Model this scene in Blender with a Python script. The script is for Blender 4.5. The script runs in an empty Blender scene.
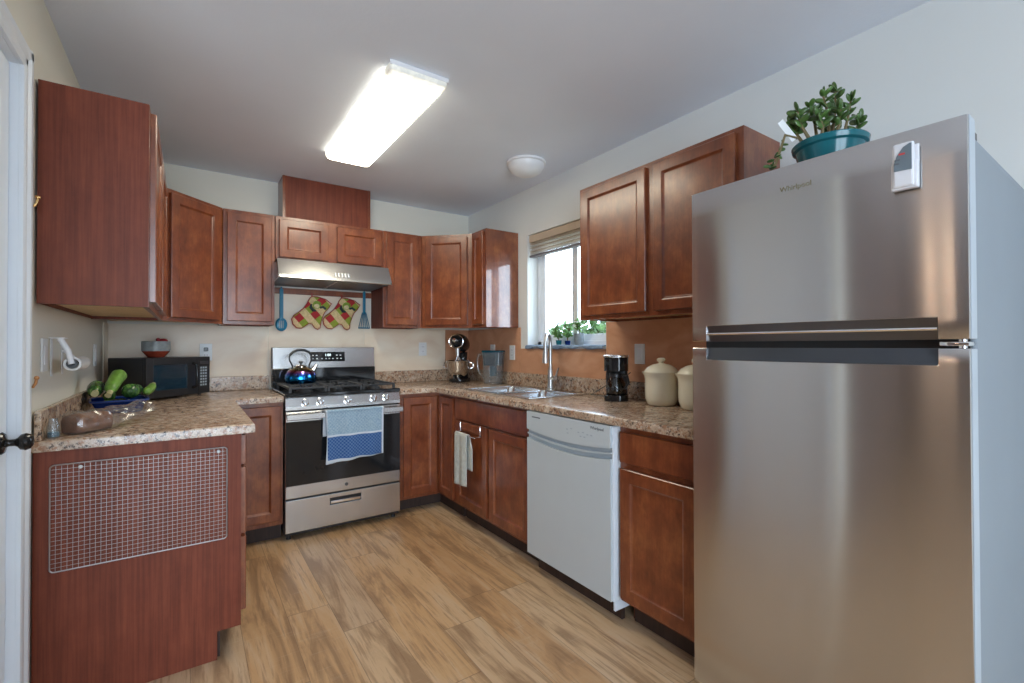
import bpy, bmesh, math, random
from mathutils import Vector, Matrix
random.seed(7)
PI = math.pi
SC = bpy.context.scene
COL = SC.collection

# ------------------------------------------------------------------ camera
CX, CY, CZ = -2.1406, -3.8279, 1.2063
YAW, PIT, ROL, FPX = 0.6027, 0.0093, -0.0024, 468.2
cam_d = bpy.data.cameras.new('camera'); cam = bpy.data.objects.new('camera', cam_d); COL.objects.link(cam)
cam_d.sensor_fit = 'HORIZONTAL'; cam_d.sensor_width = 36.0; cam_d.lens = 36.0 * FPX / 1024.0
cam_d.clip_start = 0.05; cam_d.clip_end = 200
F = Vector((math.sin(YAW)*math.cos(PIT), math.cos(YAW)*math.cos(PIT), math.sin(PIT)))
R0 = Vector((math.cos(YAW), -math.sin(YAW), 0)); U0 = R0.cross(F)
R1 = math.cos(ROL)*R0 + math.sin(ROL)*U0; U1 = -math.sin(ROL)*R0 + math.cos(ROL)*U0
M = Matrix((R1, U1, -F)).transposed().to_4x4(); M.translation = Vector((CX, CY, CZ))
cam.matrix_world = M
SC.camera = cam

# ------------------------------------------------------------------ exposure, world, daylight
SC.view_settings.view_transform = 'Standard'
SC.view_settings.look = 'None'
SC.view_settings.gamma = 1.0
SC.view_settings.use_curve_mapping = False
SC.view_settings.exposure = 0.62
try:
    SC.cycles.use_denoising = True
    SC.cycles.max_bounces = 10
    SC.cycles.diffuse_bounces = 6
    SC.cycles.glossy_bounces = 5
    SC.cycles.transparent_max_bounces = 16
    SC.cycles.caustics_reflective = False
    SC.cycles.caustics_refractive = False
    SC.cycles.sample_clamp_indirect = 6.0
except Exception:
    pass
w = bpy.data.worlds.new('daylight_sky'); SC.world = w; w.use_nodes = True
wb = w.node_tree.nodes['Background']
wb.inputs[0].default_value = (0.72, 0.86, 1.0, 1); wb.inputs[1].default_value = 6.8

def portal_light(name, loc, rot, sx, sy, power=None, color=(1, 1, 1)):
    l = bpy.data.lights.new(name, 'AREA'); l.shape = 'RECTANGLE'; l.size = sx; l.size_y = sy
    o = bpy.data.objects.new(name, l); COL.objects.link(o); o.location = loc; o.rotation_euler = rot
    l.color = color
    if power is None: l.cycles.is_portal = True
    else: l.energy = power
    return o
# kitchen window on the right wall: skylight coming in
portal_light('kitchen_window_daylight', (0.17, -1.345, 1.63), (0, PI/2, 0), 0.82, 0.85)
# unseen big glass door, added behind the camera to bring in daylight
portal_light('added_door_daylight', (-2.9, -6.44, 1.25), (PI/2, 0, 0), 3.0, 2.25)

# ------------------------------------------------------------------ materials
MATS = {}
class NT:
    def __init__(s, name):
        s.m = bpy.data.materials.new(name); s.m.use_nodes = True
        s.t = s.m.node_tree; s.b = s.t.nodes['Principled BSDF']; s.out = s.t.nodes['Material Output']
        s.b.inputs['Roughness'].default_value = 0.5
        MATS[name] = s.m
    def n(s, typ, **kw):
        nd = s.t.nodes.new('ShaderNode' + typ)
        ins = {}
        for k, v in kw.items():
            if hasattr(nd, k) and not (k in ('Color', )): setattr(nd, k, v)
            else: ins[k] = v
        for k, v in ins.items():
            s.set(nd.inputs[k.replace('_', ' ') if k.replace('_', ' ') in nd.inputs else k], v)
        return nd
    def set(s, sock, v):
        if isinstance(v, bpy.types.NodeSocket): s.t.links.new(v, sock)
        elif isinstance(v, (tuple, list)) and len(v) == 3 and sock.type == 'RGBA': sock.default_value = (*v, 1)
        else: sock.default_value = v
    def P(s, k, v): s.set(s.b.inputs[k], v); return s
    def coord(s, scale=(1, 1, 1), rot=(0, 0, 0), kind='Object', loc=(0, 0, 0)):
        tc = s.t.nodes.new('ShaderNodeTexCoord'); mp = s.t.nodes.new('ShaderNodeMapping')
        mp.inputs['Scale'].default_value = scale; mp.inputs['Rotation'].default_value = rot; mp.inputs['Location'].default_value = loc
        s.t.links.new(tc.outputs[kind], mp.inputs['Vector']); return mp.outputs[0]
    def noise(s, vec, scale, detail=4, rough=0.55, dist=0.0, w=None):
        nd = s.t.nodes.new('ShaderNodeTexNoise')
        if w is not None: nd.noise_dimensions = '4D'; s.set(nd.inputs['W'], w)
        s.set(nd.inputs['Vector'], vec); nd.inputs['Scale'].default_value = scale
        nd.inputs['Detail'].default_value = detail; nd.inputs['Roughness'].default_value = rough
        nd.inputs['Distortion'].default_value = dist
        return nd.outputs[0]
    def ramp(s, fac, stops, const=False):
        r = s.t.nodes.new('ShaderNodeValToRGB'); e = r.color_ramp.elements
        if const: r.color_ramp.interpolation = 'CONSTANT'
        while len(e) < len(stops): e.new(0.5)
        for i, (p, c) in enumerate(stops):
            e[i].position = p
            e[i].color = (*c, 1) if isinstance(c, (tuple, list)) else (c, c, c, 1)
        s.t.links.new(fac, r.inputs[0]); return r.outputs[0]
    def mix(s, fac, a, b, mode='MIX'):
        m = s.t.nodes.new('ShaderNodeMix'); m.data_type = 'RGBA'; m.blend_type = mode
        s.set(m.inputs[0], fac); s.set(m.inputs[6], a); s.set(m.inputs[7], b); return m.outputs[2]
    def math(s, op, a, b=0.0, c=0.0):
        m = s.t.nodes.new('ShaderNodeMath'); m.operation = op
        s.set(m.inputs[0], a); s.set(m.inputs[1], b); s.set(m.inputs[2], c); return m.outputs[0]
    def sep(s, vec):
        m = s.t.nodes.new('ShaderNodeSeparateXYZ'); s.t.links.new(vec, m.inputs[0]); return m.outputs
    def comb(s, x, y, z):
        m = s.t.nodes.new('ShaderNodeCombineXYZ'); s.set(m.inputs[0], x); s.set(m.inputs[1], y); s.set(m.inputs[2], z); return m.outputs[0]
    def bump(s, h, strength=0.2, dist=0.002):
        m = s.t.nodes.new('ShaderNodeBump'); m.inputs['Strength'].default_value = strength; m.inputs['Distance'].default_value = dist
        s.t.links.new(h, m.inputs['Height']); s.t.links.new(m.outputs[0], s.b.inputs['Normal'])

def plain(name, col, rough=0.5, metal=0.0, vary=0.06, scale=6.0, **kw):
    s = NT(name)
    c = s.coord()
    n = s.noise(c, scale, 3)
    a = tuple(max(0, v*(1-vary)) for v in col); b = tuple(min(1, v*(1+vary)) for v in col)
    s.P('Base Color', s.ramp(n, [(0.3, a), (0.7, b)])).P('Roughness', rough).P('Metallic', metal)
    for k, v in kw.items(): s.P(k.replace('_', ' '), v)
    return s.m

def wood(name, c0, c1, c2, rough=0.32, coat=0.25, stretch=0.10, grain=1.0, sc=7.0, crough=0.18):
    s = NT(name)
    v = s.coord((1, 1, stretch))
    blot = s.noise(s.coord((1, 1, 0.7)), 9.0, 7, 0.68)
    g = s.noise(v, sc*5, 6, 0.6, 0.6)
    fine = s.noise(s.coord((1, 1, stretch*0.35)), 130, 3, 0.6)
    base = s.ramp(blot, [(0.32, c0), (0.5, c1), (0.70, c2)])
    base = s.mix(0.5*grain, base, s.ramp(g, [(0.35, tuple(x*0.62 for x in c1)), (0.6, tuple(min(1, x*1.22) for x in c1))]))
    base = s.mix(s.ramp(fine, [(0.40, 0.40*grain), (0.58, 0.0)]), base, tuple(x*0.45 for x in c0))
    s.P('Base Color', base).P('Roughness', rough).P('Coat Weight', coat).P('Coat Roughness', crough)
    s.bump(fine, 0.05, 0.001)
    return s.m

wood('cherry', (0.110, 0.025, 0.011), (0.205, 0.054, 0.020), (0.35, 0.118, 0.040), 0.30, 0.35, 0.22, 0.42)
wood('cherry_gloss', (0.110, 0.025, 0.011), (0.205, 0.054, 0.020), (0.35, 0.118, 0.040), 0.25, 1.0, 0.22, 0.42, crough=0.04)
wood('cherry_panel', (0.145, 0.034, 0.018), (0.185, 0.045, 0.023), (0.225, 0.058, 0.030), 0.52, 0.0, 0.06, 0.75)
MATS['cherry_panel'].node_tree.nodes['Principled BSDF'].inputs['Specular IOR Level'].default_value = 0.25
wood('maple_raw', (0.64, 0.45, 0.25), (0.72, 0.53, 0.31), (0.78, 0.60, 0.37), 0.6, 0.0, 0.1, 0.4)
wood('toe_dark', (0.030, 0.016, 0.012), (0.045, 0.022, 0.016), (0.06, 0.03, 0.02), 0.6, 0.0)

def wall_paint(name, col, rough=0.75, tex=0.12):
    s = NT(name); c = s.coord()
    n = s.noise(c, 1.3, 3); f = s.noise(c, 90, 4)
    s.P('Base Color', s.ramp(n, [(0.3, tuple(x*0.97 for x in col)), (0.7, tuple(min(1, x*1.03) for x in col))])).P('Roughness', rough)
    s.bump(f, tex, 0.003); return s.m
wall_paint('wall_cream', (0.72, 0.70, 0.62))
wall_paint('wall_white', (0.70, 0.72, 0.71))
wall_paint('ceiling_paint', (0.80, 0.86, 0.95), 0.85, 0.2)
wall_paint('living_tan', (0.11, 0.075, 0.062))
plain('trim_white', (0.74, 0.79, 0.85), 0.35, vary=0.02)
plain('white_plastic', (0.72, 0.74, 0.75), 0.35)
plain('vinyl_white', (0.78, 0.82, 0.88), 0.3)

s = NT('backsplash_cream'); c = s.coord()
n = s.noise(s.coord((1.2, 1, 2.5)), 2.2, 4, 0.5, 0.6)
s.P('Base Color', s.ramp(n, [(0.3, (0.70, 0.55, 0.42)), (0.5, (0.78, 0.66, 0.52)), (0.72, (0.84, 0.76, 0.63))])).P('Roughness', 0.36)
s = NT('backsplash_copper'); n = s.noise(s.coord((1, 1.2, 2.0)), 3.0, 5, 0.55, 0.8)
s.P('Base Color', s.ramp(n, [(0.3, (0.50, 0.24, 0.13)), (0.5, (0.60, 0.31, 0.18)), (0.72, (0.68, 0.39, 0.25))])).P('Roughness', 0.36)

# granite-look laminate
s = NT('laminate_stone'); c = s.coord()
n1 = s.noise(c, 14, 6, 0.7, 0.5); n2 = s.noise(c, 62, 4, 0.75); n3 = s.noise(s.coord(loc=(3, 1, 2)), 95, 3, 0.7)
n4 = s.noise(s.coord(loc=(7, 5, 2)), 30, 5, 0.7)
b = s.ramp(n1, [(0.3, (0.26, 0.17, 0.115)), (0.48, (0.44, 0.32, 0.23)), (0.66, (0.60, 0.48, 0.37))])
b = s.mix(s.ramp(n4, [(0.50, 0.0), (0.60, 0.85)]), b, (0.30, 0.14, 0.07))
b = s.mix(s.ramp(n2, [(0.38, 0.95), (0.47, 0.0)]), b, (0.05, 0.035, 0.03))
b = s.mix(s.ramp(n3, [(0.56, 0.0), (0.66, 0.55)]), b, (0.66, 0.58, 0.50))
s.P('Base Color', b).P('Roughness', 0.22).P('Specular IOR Level', 0.6)

# vinyl planks running along Y
s = NT('floor_planks')
xyz = s.sep(s.coord())
PW, PL = 0.178, 1.22
row = s.math('FLOOR', s.math('DIVIDE', xyz[0], PW))
wn = s.t.nodes.new('ShaderNodeTexWhiteNoise'); wn.noise_dimensions = '1D'; s.set(wn.inputs['W'], row)
yo = s.math('ADD', xyz[1], s.math('MULTIPLY', wn.outputs[0], PL))
coln = s.math('FLOOR', s.math('DIVIDE', yo, PL))
wn2 = s.t.nodes.new('ShaderNodeTexWhiteNoise'); wn2.noise_dimensions = '2D'; s.set(wn2.inputs['Vector'], s.comb(row, coln, 0.0))
pid = wn2.outputs[0]
gv = s.comb(s.math('MULTIPLY', xyz[0], 9.0), s.math('MULTIPLY', xyz[1], 1.1), s.math('MULTIPLY', pid, 30))
g1 = s.noise(gv, 1.0, 6, 0.62, 1.2)
g2 = s.noise(s.comb(s.math('MULTIPLY', xyz[0], 70), s.math('MULTIPLY', xyz[1], 4.0), s.math('MULTIPLY', pid, 50)), 1.0, 4, 0.65)
saw = s.noise(s.comb(s.math('MULTIPLY', xyz[0], 8), s.math('MULTIPLY', xyz[1], 160), s.math('MULTIPLY', pid, 9)), 1.0, 2, 0.5)
pl = s.ramp(pid, [(0.0, (0.50, 0.29, 0.14)), (0.35, (0.59, 0.365, 0.185)), (0.6, (0.61, 0.415, 0.245)), (1.0, (0.51, 0.34, 0.205))])
b = s.mix(s.ramp(g1, [(0.38, 0.65), (0.50, 0.0)]), pl, (0.22, 0.115, 0.055))
b = s.mix(s.ramp(g1, [(0.52, 0.0), (0.72, 0.7)]), b, (0.62, 0.48, 0.34))
b = s.mix(s.ramp(g2, [(0.36, 0.55), (0.48, 0.0)]), b, (0.24, 0.13, 0.065))
b = s.mix(s.ramp(saw, [(0.60, 0.0), (0.75, 0.22)]), b, (0.62, 0.50, 0.38))
fx_ = s.math('FRACT', s.math('DIVIDE', xyz[0], PW)); fy_ = s.math('FRACT', s.math('DIVIDE', yo, PL))
seam = s.math('MAXIMUM', s.math('LESS_THAN', fx_, 0.012), s.math('LESS_THAN', fy_, 0.0025))
b = s.mix(s.math('MULTIPLY', seam, 0.6), b, (0.09, 0.05, 0.03))
s.P('Base Color', b).P('Roughness', s.ramp(g2, [(0.2, 0.42), (0.8, 0.30)]))
s.bump(g2, 0.08, 0.001)

def steel(name, col=(0.60, 0.60, 0.61), rough=0.28, aniso=0.0, streak=True, arot=0.0, vert=False):
    s = NT(name)
    v = s.coord((300, 300, 3) if vert else (3, 3, 300))
    n = s.noise(v, 1.0, 2)
    k = 0.018 if streak else 0.008
    s.P('Base Color', s.ramp(n, [(0.3, tuple(x*(1-k) for x in col)), (0.7, tuple(min(1, x*(1+k)) for x in col))]))
    s.P('Metallic', 1.0).P('Roughness', s.ramp(n, [(0.3, rough*(1-2*k)), (0.7, rough*(1+2*k))]))
    if aniso: s.P('Anisotropic', aniso).P('Anisotropic Rotation', arot)
    return s.m
steel('fridge_steel', (0.62, 0.615, 0.62), 0.19, 1.0, False, 0.25)
steel('steel', (0.62, 0.62, 0.62), 0.26)
steel('sink_steel', (0.66, 0.69, 0.72), 0.24)
steel('nickel', (0.60, 0.60, 0.59), 0.32)
steel('chrome', (0.82, 0.82, 0.83), 0.08)
steel('brass', (0.78, 0.50, 0.22), 0.25)
steel('dark_steel', (0.16, 0.16, 0.17), 0.3)
steel('wire_steel', (0.40, 0.36, 0.35), 0.4)
plain('black_gloss', (0.012, 0.013, 0.015), 0.08)
plain('microwave_glass', (0.010, 0.030, 0.050), 0.10, 0.0, Specular_IOR_Level=1.0, Coat_Weight=1.0)  # slight blue in the base stands in for a bluish reflection
plain('black_plastic', (0.018, 0.018, 0.020), 0.28)
plain('black_iron', (0.022, 0.022, 0.024), 0.45)
plain('gunmetal', (0.055, 0.058, 0.062), 0.25, 0.6)
plain('fridge_paint', (0.21, 0.245, 0.28), 0.42, vary=0.02)
plain('fridge_trim', (0.40, 0.45, 0.50), 0.3)
plain('handle_dark', (0.050, 0.055, 0.065), 0.3, 0.3)
plain('dishwasher_white', (0.50, 0.55, 0.58), 0.3, vary=0.015)
plain('dishwasher_grey', (0.36, 0.42, 0.47), 0.35)
plain('knob_black', (0.02, 0.02, 0.02), 0.18, 0.4)
plain('copper_hook', (0.55, 0.27, 0.12), 0.3, 0.7)
plain('ceramic_cream', (0.80, 0.76, 0.62), 0.2)
plain('teal_plastic', (0.0, 0.16, 0.28), 0.3)
plain('teal_glaze', (0.010, 0.135, 0.165), 0.15, vary=0.2)
plain('soil', (0.05, 0.035, 0.025), 0.9, vary=0.4, scale=60)
plain('jade_leaf', (0.060, 0.120, 0.028), 0.3, vary=0.5, scale=25)
plain('jade_stem', (0.16, 0.12, 0.05), 0.6)
plain('leaf_green', (0.10, 0.22, 0.05), 0.45, vary=0.4, scale=20)
plain('hedge_leaf', (0.035, 0.075, 0.018), 0.6, vary=0.5, scale=8)
plain('bowl_red', (0.30, 0.050, 0.025), 0.25, vary=0.3, scale=30)
plain('bowl_grey', (0.26, 0.29, 0.30), 0.35, vary=0.2, scale=30)
plain('berry_red', (0.25, 0.012, 0.02), 0.3)
plain('bread_crust', (0.17, 0.065, 0.028), 0.7, vary=0.4, scale=35)
plain('basket_blue', (0.010, 0.040, 0.20), 0.3)
plain('towel_paper', (0.78, 0.78, 0.76), 0.9)
plain('fabric_grey', (0.52, 0.54, 0.50), 0.9, vary=0.12, scale=40)
plain('fabric_bluegrey', (0.20, 0.28, 0.40), 0.85, vary=0.3, scale=30)
plain('red_binding', (0.32, 0.02, 0.025), 0.8)
plain('blind_tan', (0.50, 0.40, 0.30), 0.5)
plain('blind_slat', (0.72, 0.69, 0.66), 0.35)
plain('blind_dark', (0.16, 0.15, 0.17), 0.5)
plain('lamp_white', (0.75, 0.76, 0.78), 0.3)
plain('magnet_white', (0.70, 0.71, 0.75), 0.35)
plain('magnet_grey', (0.14, 0.18, 0.21), 0.4)
plain('red_mark', (0.55, 0.05, 0.05), 0.4)
plain('ink_grey', (0.10, 0.11, 0.13), 0.5)
plain('logo_gold', (0.30, 0.28, 0.18), 0.35, 0.5)
plain('filter_teal', (0.0, 0.09, 0.14), 0.4)
plain('mesh_filter', (0.24, 0.24, 0.25), 0.4, 0.8, vary=0.4, scale=200)
plain('outside_ground', (0.35, 0.33, 0.25), 0.9)
plain('stem_pale', (0.45, 0.42, 0.22), 0.6)
plain('zucchini_pale', (0.13, 0.27, 0.04), 0.35, vary=0.3, scale=70)

s = NT('zucchini_green'); n = s.noise(s.coord((1, 1, 0.35)), 60, 4, 0.6)
s.P('Base Color', s.ramp(n, [(0.38, (0.016, 0.055, 0.016)), (0.55, (0.045, 0.125, 0.03)), (0.68, (0.14, 0.26, 0.06))])).P('Roughness', 0.25)

def clear(name, tint=(1, 1, 1), gloss=0.12, rough=0.05, milk=0.0, milkcol=(0.8, 0.8, 0.8)):
    s = NT(name); t = s.t
    tr = t.nodes.new('ShaderNodeBsdfTransparent'); tr.inputs[0].default_value = (*tint, 1)
    gl = t.nodes.new('ShaderNodeBsdfGlossy'); gl.inputs['Roughness'].default_value = rough
    fr = t.nodes.new('ShaderNodeLayerWeight'); fr.inputs[0].default_value = 0.5
    pw = t.nodes.new('ShaderNodeMath'); pw.operation = 'POWER'; pw.inputs[1].default_value = 4.0; t.links.new(fr.outputs['Facing'], pw.inputs[0])
    add = t.nodes.new('ShaderNodeMath'); add.operation = 'MULTIPLY_ADD'; add.inputs[1].default_value = 0.55; add.inputs[2].default_value = 0.02+gloss*0.4; t.links.new(pw.outputs[0], add.inputs[0])
    m1 = t.nodes.new('ShaderNodeMixShader'); t.links.new(add.outputs[0], m1.inputs[0]); t.links.new(tr.outputs[0], m1.inputs[1]); t.links.new(gl.outputs[0], m1.inputs[2])
    last = m1
    if milk > 0:
        df = t.nodes.new('ShaderNodeBsdfDiffuse'); df.inputs[0].default_value = (*milkcol, 1)
        m2 = t.nodes.new('ShaderNodeMixShader'); m2.inputs[0].default_value = milk
        t.links.new(m1.outputs[0], m2.inputs[1]); t.links.new(df.outputs[0], m2.inputs[2]); last = m2
    t.links.new(last.outputs[0], s.out.inputs[0]); t.nodes.remove(s.b); return s.m
clear('pane_glass', (0.97, 0.99, 1.0), 0.02)
clear('clear_plastic', (0.90, 0.93, 0.95), 0.10, 0.06, 0.05)
clear('teal_clear', (0.08, 0.34, 0.42), 0.06, 0.08, 0.72, (0.004, 0.055, 0.09))
clear('blue_clear', (0.08, 0.16, 0.50), 0.10, 0.10, 0.75, (0.01, 0.035, 0.20))
clear('bag_film', (0.92, 0.90, 0.88), 0.16, 0.16, 0.07, (0.60, 0.57, 0.54))
clear('carafe_glass', (0.35, 0.38, 0.40), 0.20, 0.05)

def emis(name, col, st, base=(0.8, 0.8, 0.8)):
    s = NT(name); s.P('Base Color', base).P('Emission Color', col).P('Emission Strength', st); return s.m
emis('display_glow', (0.75, 0.95, 1.0), 1.6, (0.1, 0.1, 0.1))
emis('globe_glow', (1.0, 0.72, 0.50), 20.0)
# prismatic diffuser: lamp light, duller at one end and along the sides
s = NT('tube_diffuser'); xyz = s.sep(s.coord()); n = s.noise(s.coord(), 55, 5, 0.7)
edge = s.ramp(s.math('SUBTRACT', s.math('MULTIPLY', xyz[1], -1.0), 0.0), [(0.475, 1.0), (0.515, 0.10), (0.56, 0.05)])
edge = s.math('MULTIPLY', edge, s.ramp(s.math('MULTIPLY', xyz[2], -10.0), [(0.38, 0.16), (0.47, 1.0)]))
s.P('Base Color', (0.8, 0.8, 0.75)).P('Emission Color', (1.0, 0.93, 0.74)).P('Emission Strength', s.math('MULTIPLY', s.math('MULTIPLY', edge, s.ramp(n, [(0.45, 0.45), (0.55, 1.0)])), 19.0)).P('Roughness', 0.4)

s = NT('kettle_iridescent'); xyz = s.sep(s.coord()); n = s.noise(s.coord((6, 6, 1)), 1.5, 2)
z = s.math('ADD', xyz[2], s.math('MULTIPLY', s.math('SUBTRACT', n, 0.5), 0.02))
s.P('Base Color', s.ramp(s.math('MULTIPLY', z, 8.0), [(0.0, (0.02, 0.20, 0.55)), (0.35, (0.02, 0.28, 0.72)), (0.52, (0.08, 0.10, 0.55)), (0.64, (0.42, 0.16, 0.34)), (0.78, (0.62, 0.50, 0.22)), (0.95, (0.66, 0.66, 0.62))])).P('Metallic', 1.0).P('Roughness', 0.16)

s = NT('patchwork'); v = s.coord((1, 1, 1), (0, math.radians(40), 0))
xyz = s.sep(v); cell = s.comb(s.math('FLOOR', s.math('DIVIDE', xyz[0], 0.052)), 0.0, s.math('FLOOR', s.math('DIVIDE', xyz[2], 0.052)))
wn = s.t.nodes.new('ShaderNodeTexWhiteNoise'); wn.noise_dimensions = '3D'; s.set(wn.inputs['Vector'], cell)
n = s.noise(s.coord(), 120, 2)
ii = s.math('FLOOR', s.math('DIVIDE', xyz[0], 0.052)); jj = s.math('FLOOR', s.math('DIVIDE', xyz[2], 0.052))
idx = s.math('FRACT', s.math('MULTIPLY', s.math('ADD', s.math('ADD', ii, s.math('MULTIPLY', jj, 2.0)), 40.5), 0.25))
b = s.ramp(idx, [(0.0, (0.45, 0.02, 0.03)), (0.25, (0.74, 0.56, 0.28)), (0.5, (0.28, 0.36, 0.04)), (0.75, (0.78, 0.56, 0.30))], True)
b = s.mix(s.ramp(n, [(0.4, 0.25), (0.6, 0.0)]), b, (0.2, 0.08, 0.03))
s.P('Base Color', b).P('Roughness', 0.9)
plain('applique_dark', (0.03, 0.045, 0.05), 0.9, vary=0.3, scale=60)
plain('applique_green', (0.20, 0.30, 0.04), 0.9, vary=0.3, scale=60)
plain('applique_cream', (0.66, 0.55, 0.30), 0.9, vary=0.2, scale=60)

s = NT('towel_blue'); xyz = s.sep(s.coord())
chk = s.t.nodes.new('ShaderNodeTexChecker'); s.set(chk.inputs['Vector'], s.coord((1, 0.0, 1), loc=(0, 0.01, 0))); chk.inputs['Scale'].default_value = 90
n = s.noise(s.coord(), 150, 3)
top = s.mix(s.math('MULTIPLY', chk.outputs[1], 0.25), s.ramp(n, [(0.35, (0.18, 0.29, 0.40)), (0.65, (0.32, 0.43, 0.52))]), (0.46, 0.54, 0.58))
low = s.mix(chk.outputs[1], (0.014, 0.075, 0.25), (0.10, 0.18, 0.34))
isl = s.math('LESS_THAN', xyz[2], 0.165)
b = s.mix(isl, top, low)
line = s.math('MAXIMUM', s.math('LESS_THAN', s.math('ABSOLUTE', s.math('SUBTRACT', xyz[2], 0.168)), 0.006), s.math('LESS_THAN', xyz[2], 0.018))
line = s.math('MAXIMUM', line, s.math('GREATER_THAN', s.math('ABSOLUTE', s.math('SUBTRACT', xyz[0], 0.187)), 0.176))
b = s.mix(line, b, (0.55, 0.60, 0.66))
s.P('Base Color', b).P('Roughness', 0.95)

# ------------------------------------------------------------------ mesh helpers
def new_bm(): return bmesh.new()
def T(bm, verts, mat):
    bmesh.ops.transform(bm, matrix=mat, verts=verts)
def box(bm, x0, x1, y0, y1, z0, z1, bev=0.0, seg=2):
    vs = bmesh.ops.create_cube(bm, size=1.0)['verts']
    T(bm, vs, Matrix.Translation(((x0+x1)/2, (y0+y1)/2, (z0+z1)/2)) @ Matrix.Diagonal((abs(x1-x0), abs(y1-y0), abs(z1-z0), 1)))
    if bev > 0:
        es = list({e for v in vs for e in v.link_edges})
        r = bmesh.ops.bevel(bm, geom=es, offset=min(bev, 0.49*min(abs(x1-x0), abs(y1-y0), abs(z1-z0))), segments=seg, affect='EDGES', profile=0.5)
    return bm
def cyl(bm, p0, p1, r0, r1=None, n=20, cap=True):
    p0 = Vector(p0); p1 = Vector(p1); d = p1-p0
    r1 = r0 if r1 is None else r1
    res = bmesh.ops.create_cone(bm, cap_ends=cap, segments=n, radius1=r0, radius2=r1, depth=d.length)
    q = Vector((0, 0, 1)).rotation_difference(d.normalized())
    T(bm, res['verts'], Matrix.Translation((p0+p1)/2) @ q.to_matrix().to_4x4())
    return bm
def ball(bm, c, r, sc=(1, 1, 1), rot=None, u=16, v=10):
    res = bmesh.ops.create_uvsphere(bm, u_segments=u, v_segments=v, radius=r)
    m = Matrix.Translation(c) @ (rot.to_4x4() if rot else Matrix.Identity(4)) @ Matrix.Diagonal((*sc, 1))
    T(bm, res['verts'], m); return bm
def lathe(bm, prof, c=(0, 0, 0), n=32, mat=None):
    rings = []
    vs_all = []
    for r, z in prof:
        if r < 1e-6:
            v = bm.verts.new((c[0], c[1], c[2]+z)); rings.append([v]); vs_all.append(v)
        else:
            ring = [bm.verts.new((c[0]+r*math.cos(2*PI*i/n), c[1]+r*math.sin(2*PI*i/n), c[2]+z)) for i in range(n)]
            rings.append(ring); vs_all += ring
    for a, b in zip(rings[:-1], rings[1:]):
        if len(a) == 1 and len(b) == 1: continue
        for i in range(n):
            j = (i+1) % n
            if len(a) == 1: bm.faces.new((a[0], b[j], b[i]))
            elif len(b) == 1: bm.faces.new((a[i], a[j], b[0]))
            else: bm.faces.new((a[i], a[j], b[j], b[i]))
    if mat: T(bm, vs_all, mat)
    return bm
def tube(bm, pts, r, n=10, closed=False, cap=True, radii=None):
    pts = [Vector(p) for p in pts]; N = len(pts)
    rings = []; prev = None
    for i, p in enumerate(pts):
        if closed: d = pts[(i+1) % N]-pts[i-1]
        else: d = pts[min(i+1, N-1)]-pts[max(i-1, 0)]
        d.normalize()
        if prev is None:
            a = Vector((0, 0, 1)) if abs(d.z) < 0.9 else Vector((1, 0, 0))
            u = d.cross(a).normalized()
        else:
            u = (prev-d*prev.dot(d))
            u = u.normalized() if u.length > 1e-6 else d.orthogonal().normalized()
        prev = u; v = d.cross(u)
        rr = radii[i] if radii else r
        rings.append([bm.verts.new(p+rr*(math.cos(2*PI*k/n)*u+math.sin(2*PI*k/n)*v)) for k in range(n)])
    seq = list(zip(rings[:-1], rings[1:])) + ([(rings[-1], rings[0])] if closed else [])
    for a, b in seq:
        for k in range(n):
            j = (k+1) % n; bm.faces.new((a[k], a[j], b[j], b[k]))
    if cap and not closed:
        bm.faces.new(rings[0][::-1]); bm.faces.new(rings[-1])
    return bm
def prism(bm, poly, a0, a1, axis='z', bev=0.0):
    """extrude 2D polygon between a0..a1 along axis. poly coords: z->(x,y), y->(x,z), x->(y,z)"""
    def mk(p, a):
        return {'z': (p[0], p[1], a), 'y': (p[0], a, p[1]), 'x': (a, p[0], p[1])}[axis]
    A = [bm.verts.new(mk(p, a0)) for p in poly]; B = [bm.verts.new(mk(p, a1)) for p in poly]
    fs = [bm.faces.new(A), bm.faces.new(B[::-1])]
    n = len(poly)
    for i in range(n):
        j = (i+1) % n; fs.append(bm.faces.new((A[i], B[i], B[j], A[j])))
    if bev > 0:
        es = list({e for v in A+B for e in v.link_edges})
        bmesh.ops.bevel(bm, geom=es, offset=bev, segments=2, affect='EDGES', profile=0.5)
    return bm
def sheet(bm, f, nu, nv):
    g = [[bm.verts.new(f(i/nu, j/nv)) for j in range(nv+1)] for i in range(nu+1)]
    for i in range(nu):
        for j in range(nv):
            bm.faces.new((g[i][j], g[i+1][j], g[i+1][j+1], g[i][j+1]))
    return bm
def arc(cx, cz, r, a0, a1, n):
    return [(cx+r*math.cos(a0+(a1-a0)*i/n), cz+r*math.sin(a0+(a1-a0)*i/n)) for i in range(n+1)]
def make(name, bm, mat, parent=None, smooth=False, solid=0.0, subsurf=0, matrix=None):
    bmesh.ops.recalc_face_normals(bm, faces=bm.faces)
    if matrix is not None: bm.transform(matrix)
    me = bpy.data.meshes.new(name); bm.to_mesh(me); bm.free()
    if isinstance(mat, (list, tuple)):
        for m_ in mat: me.materials.append(MATS[m_])
    else: me.materials.append(MATS[mat])
    o = bpy.data.objects.new(name, me); COL.objects.link(o)
    if parent is not None: o.parent = parent
    if smooth:
        for p in me.polygons: p.use_smooth = True
        if smooth != 'all':
            try: me.set_sharp_from_angle(angle=math.radians(38))
            except Exception: pass
    if solid:
        md = o.modifiers.new('solid', 'SOLIDIFY'); md.thickness = solid; md.offset = 0
    if subsurf:
        md = o.modifiers.new('sub', 'SUBSURF'); md.levels = subsurf; md.render_levels = subsurf
    return o
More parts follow.
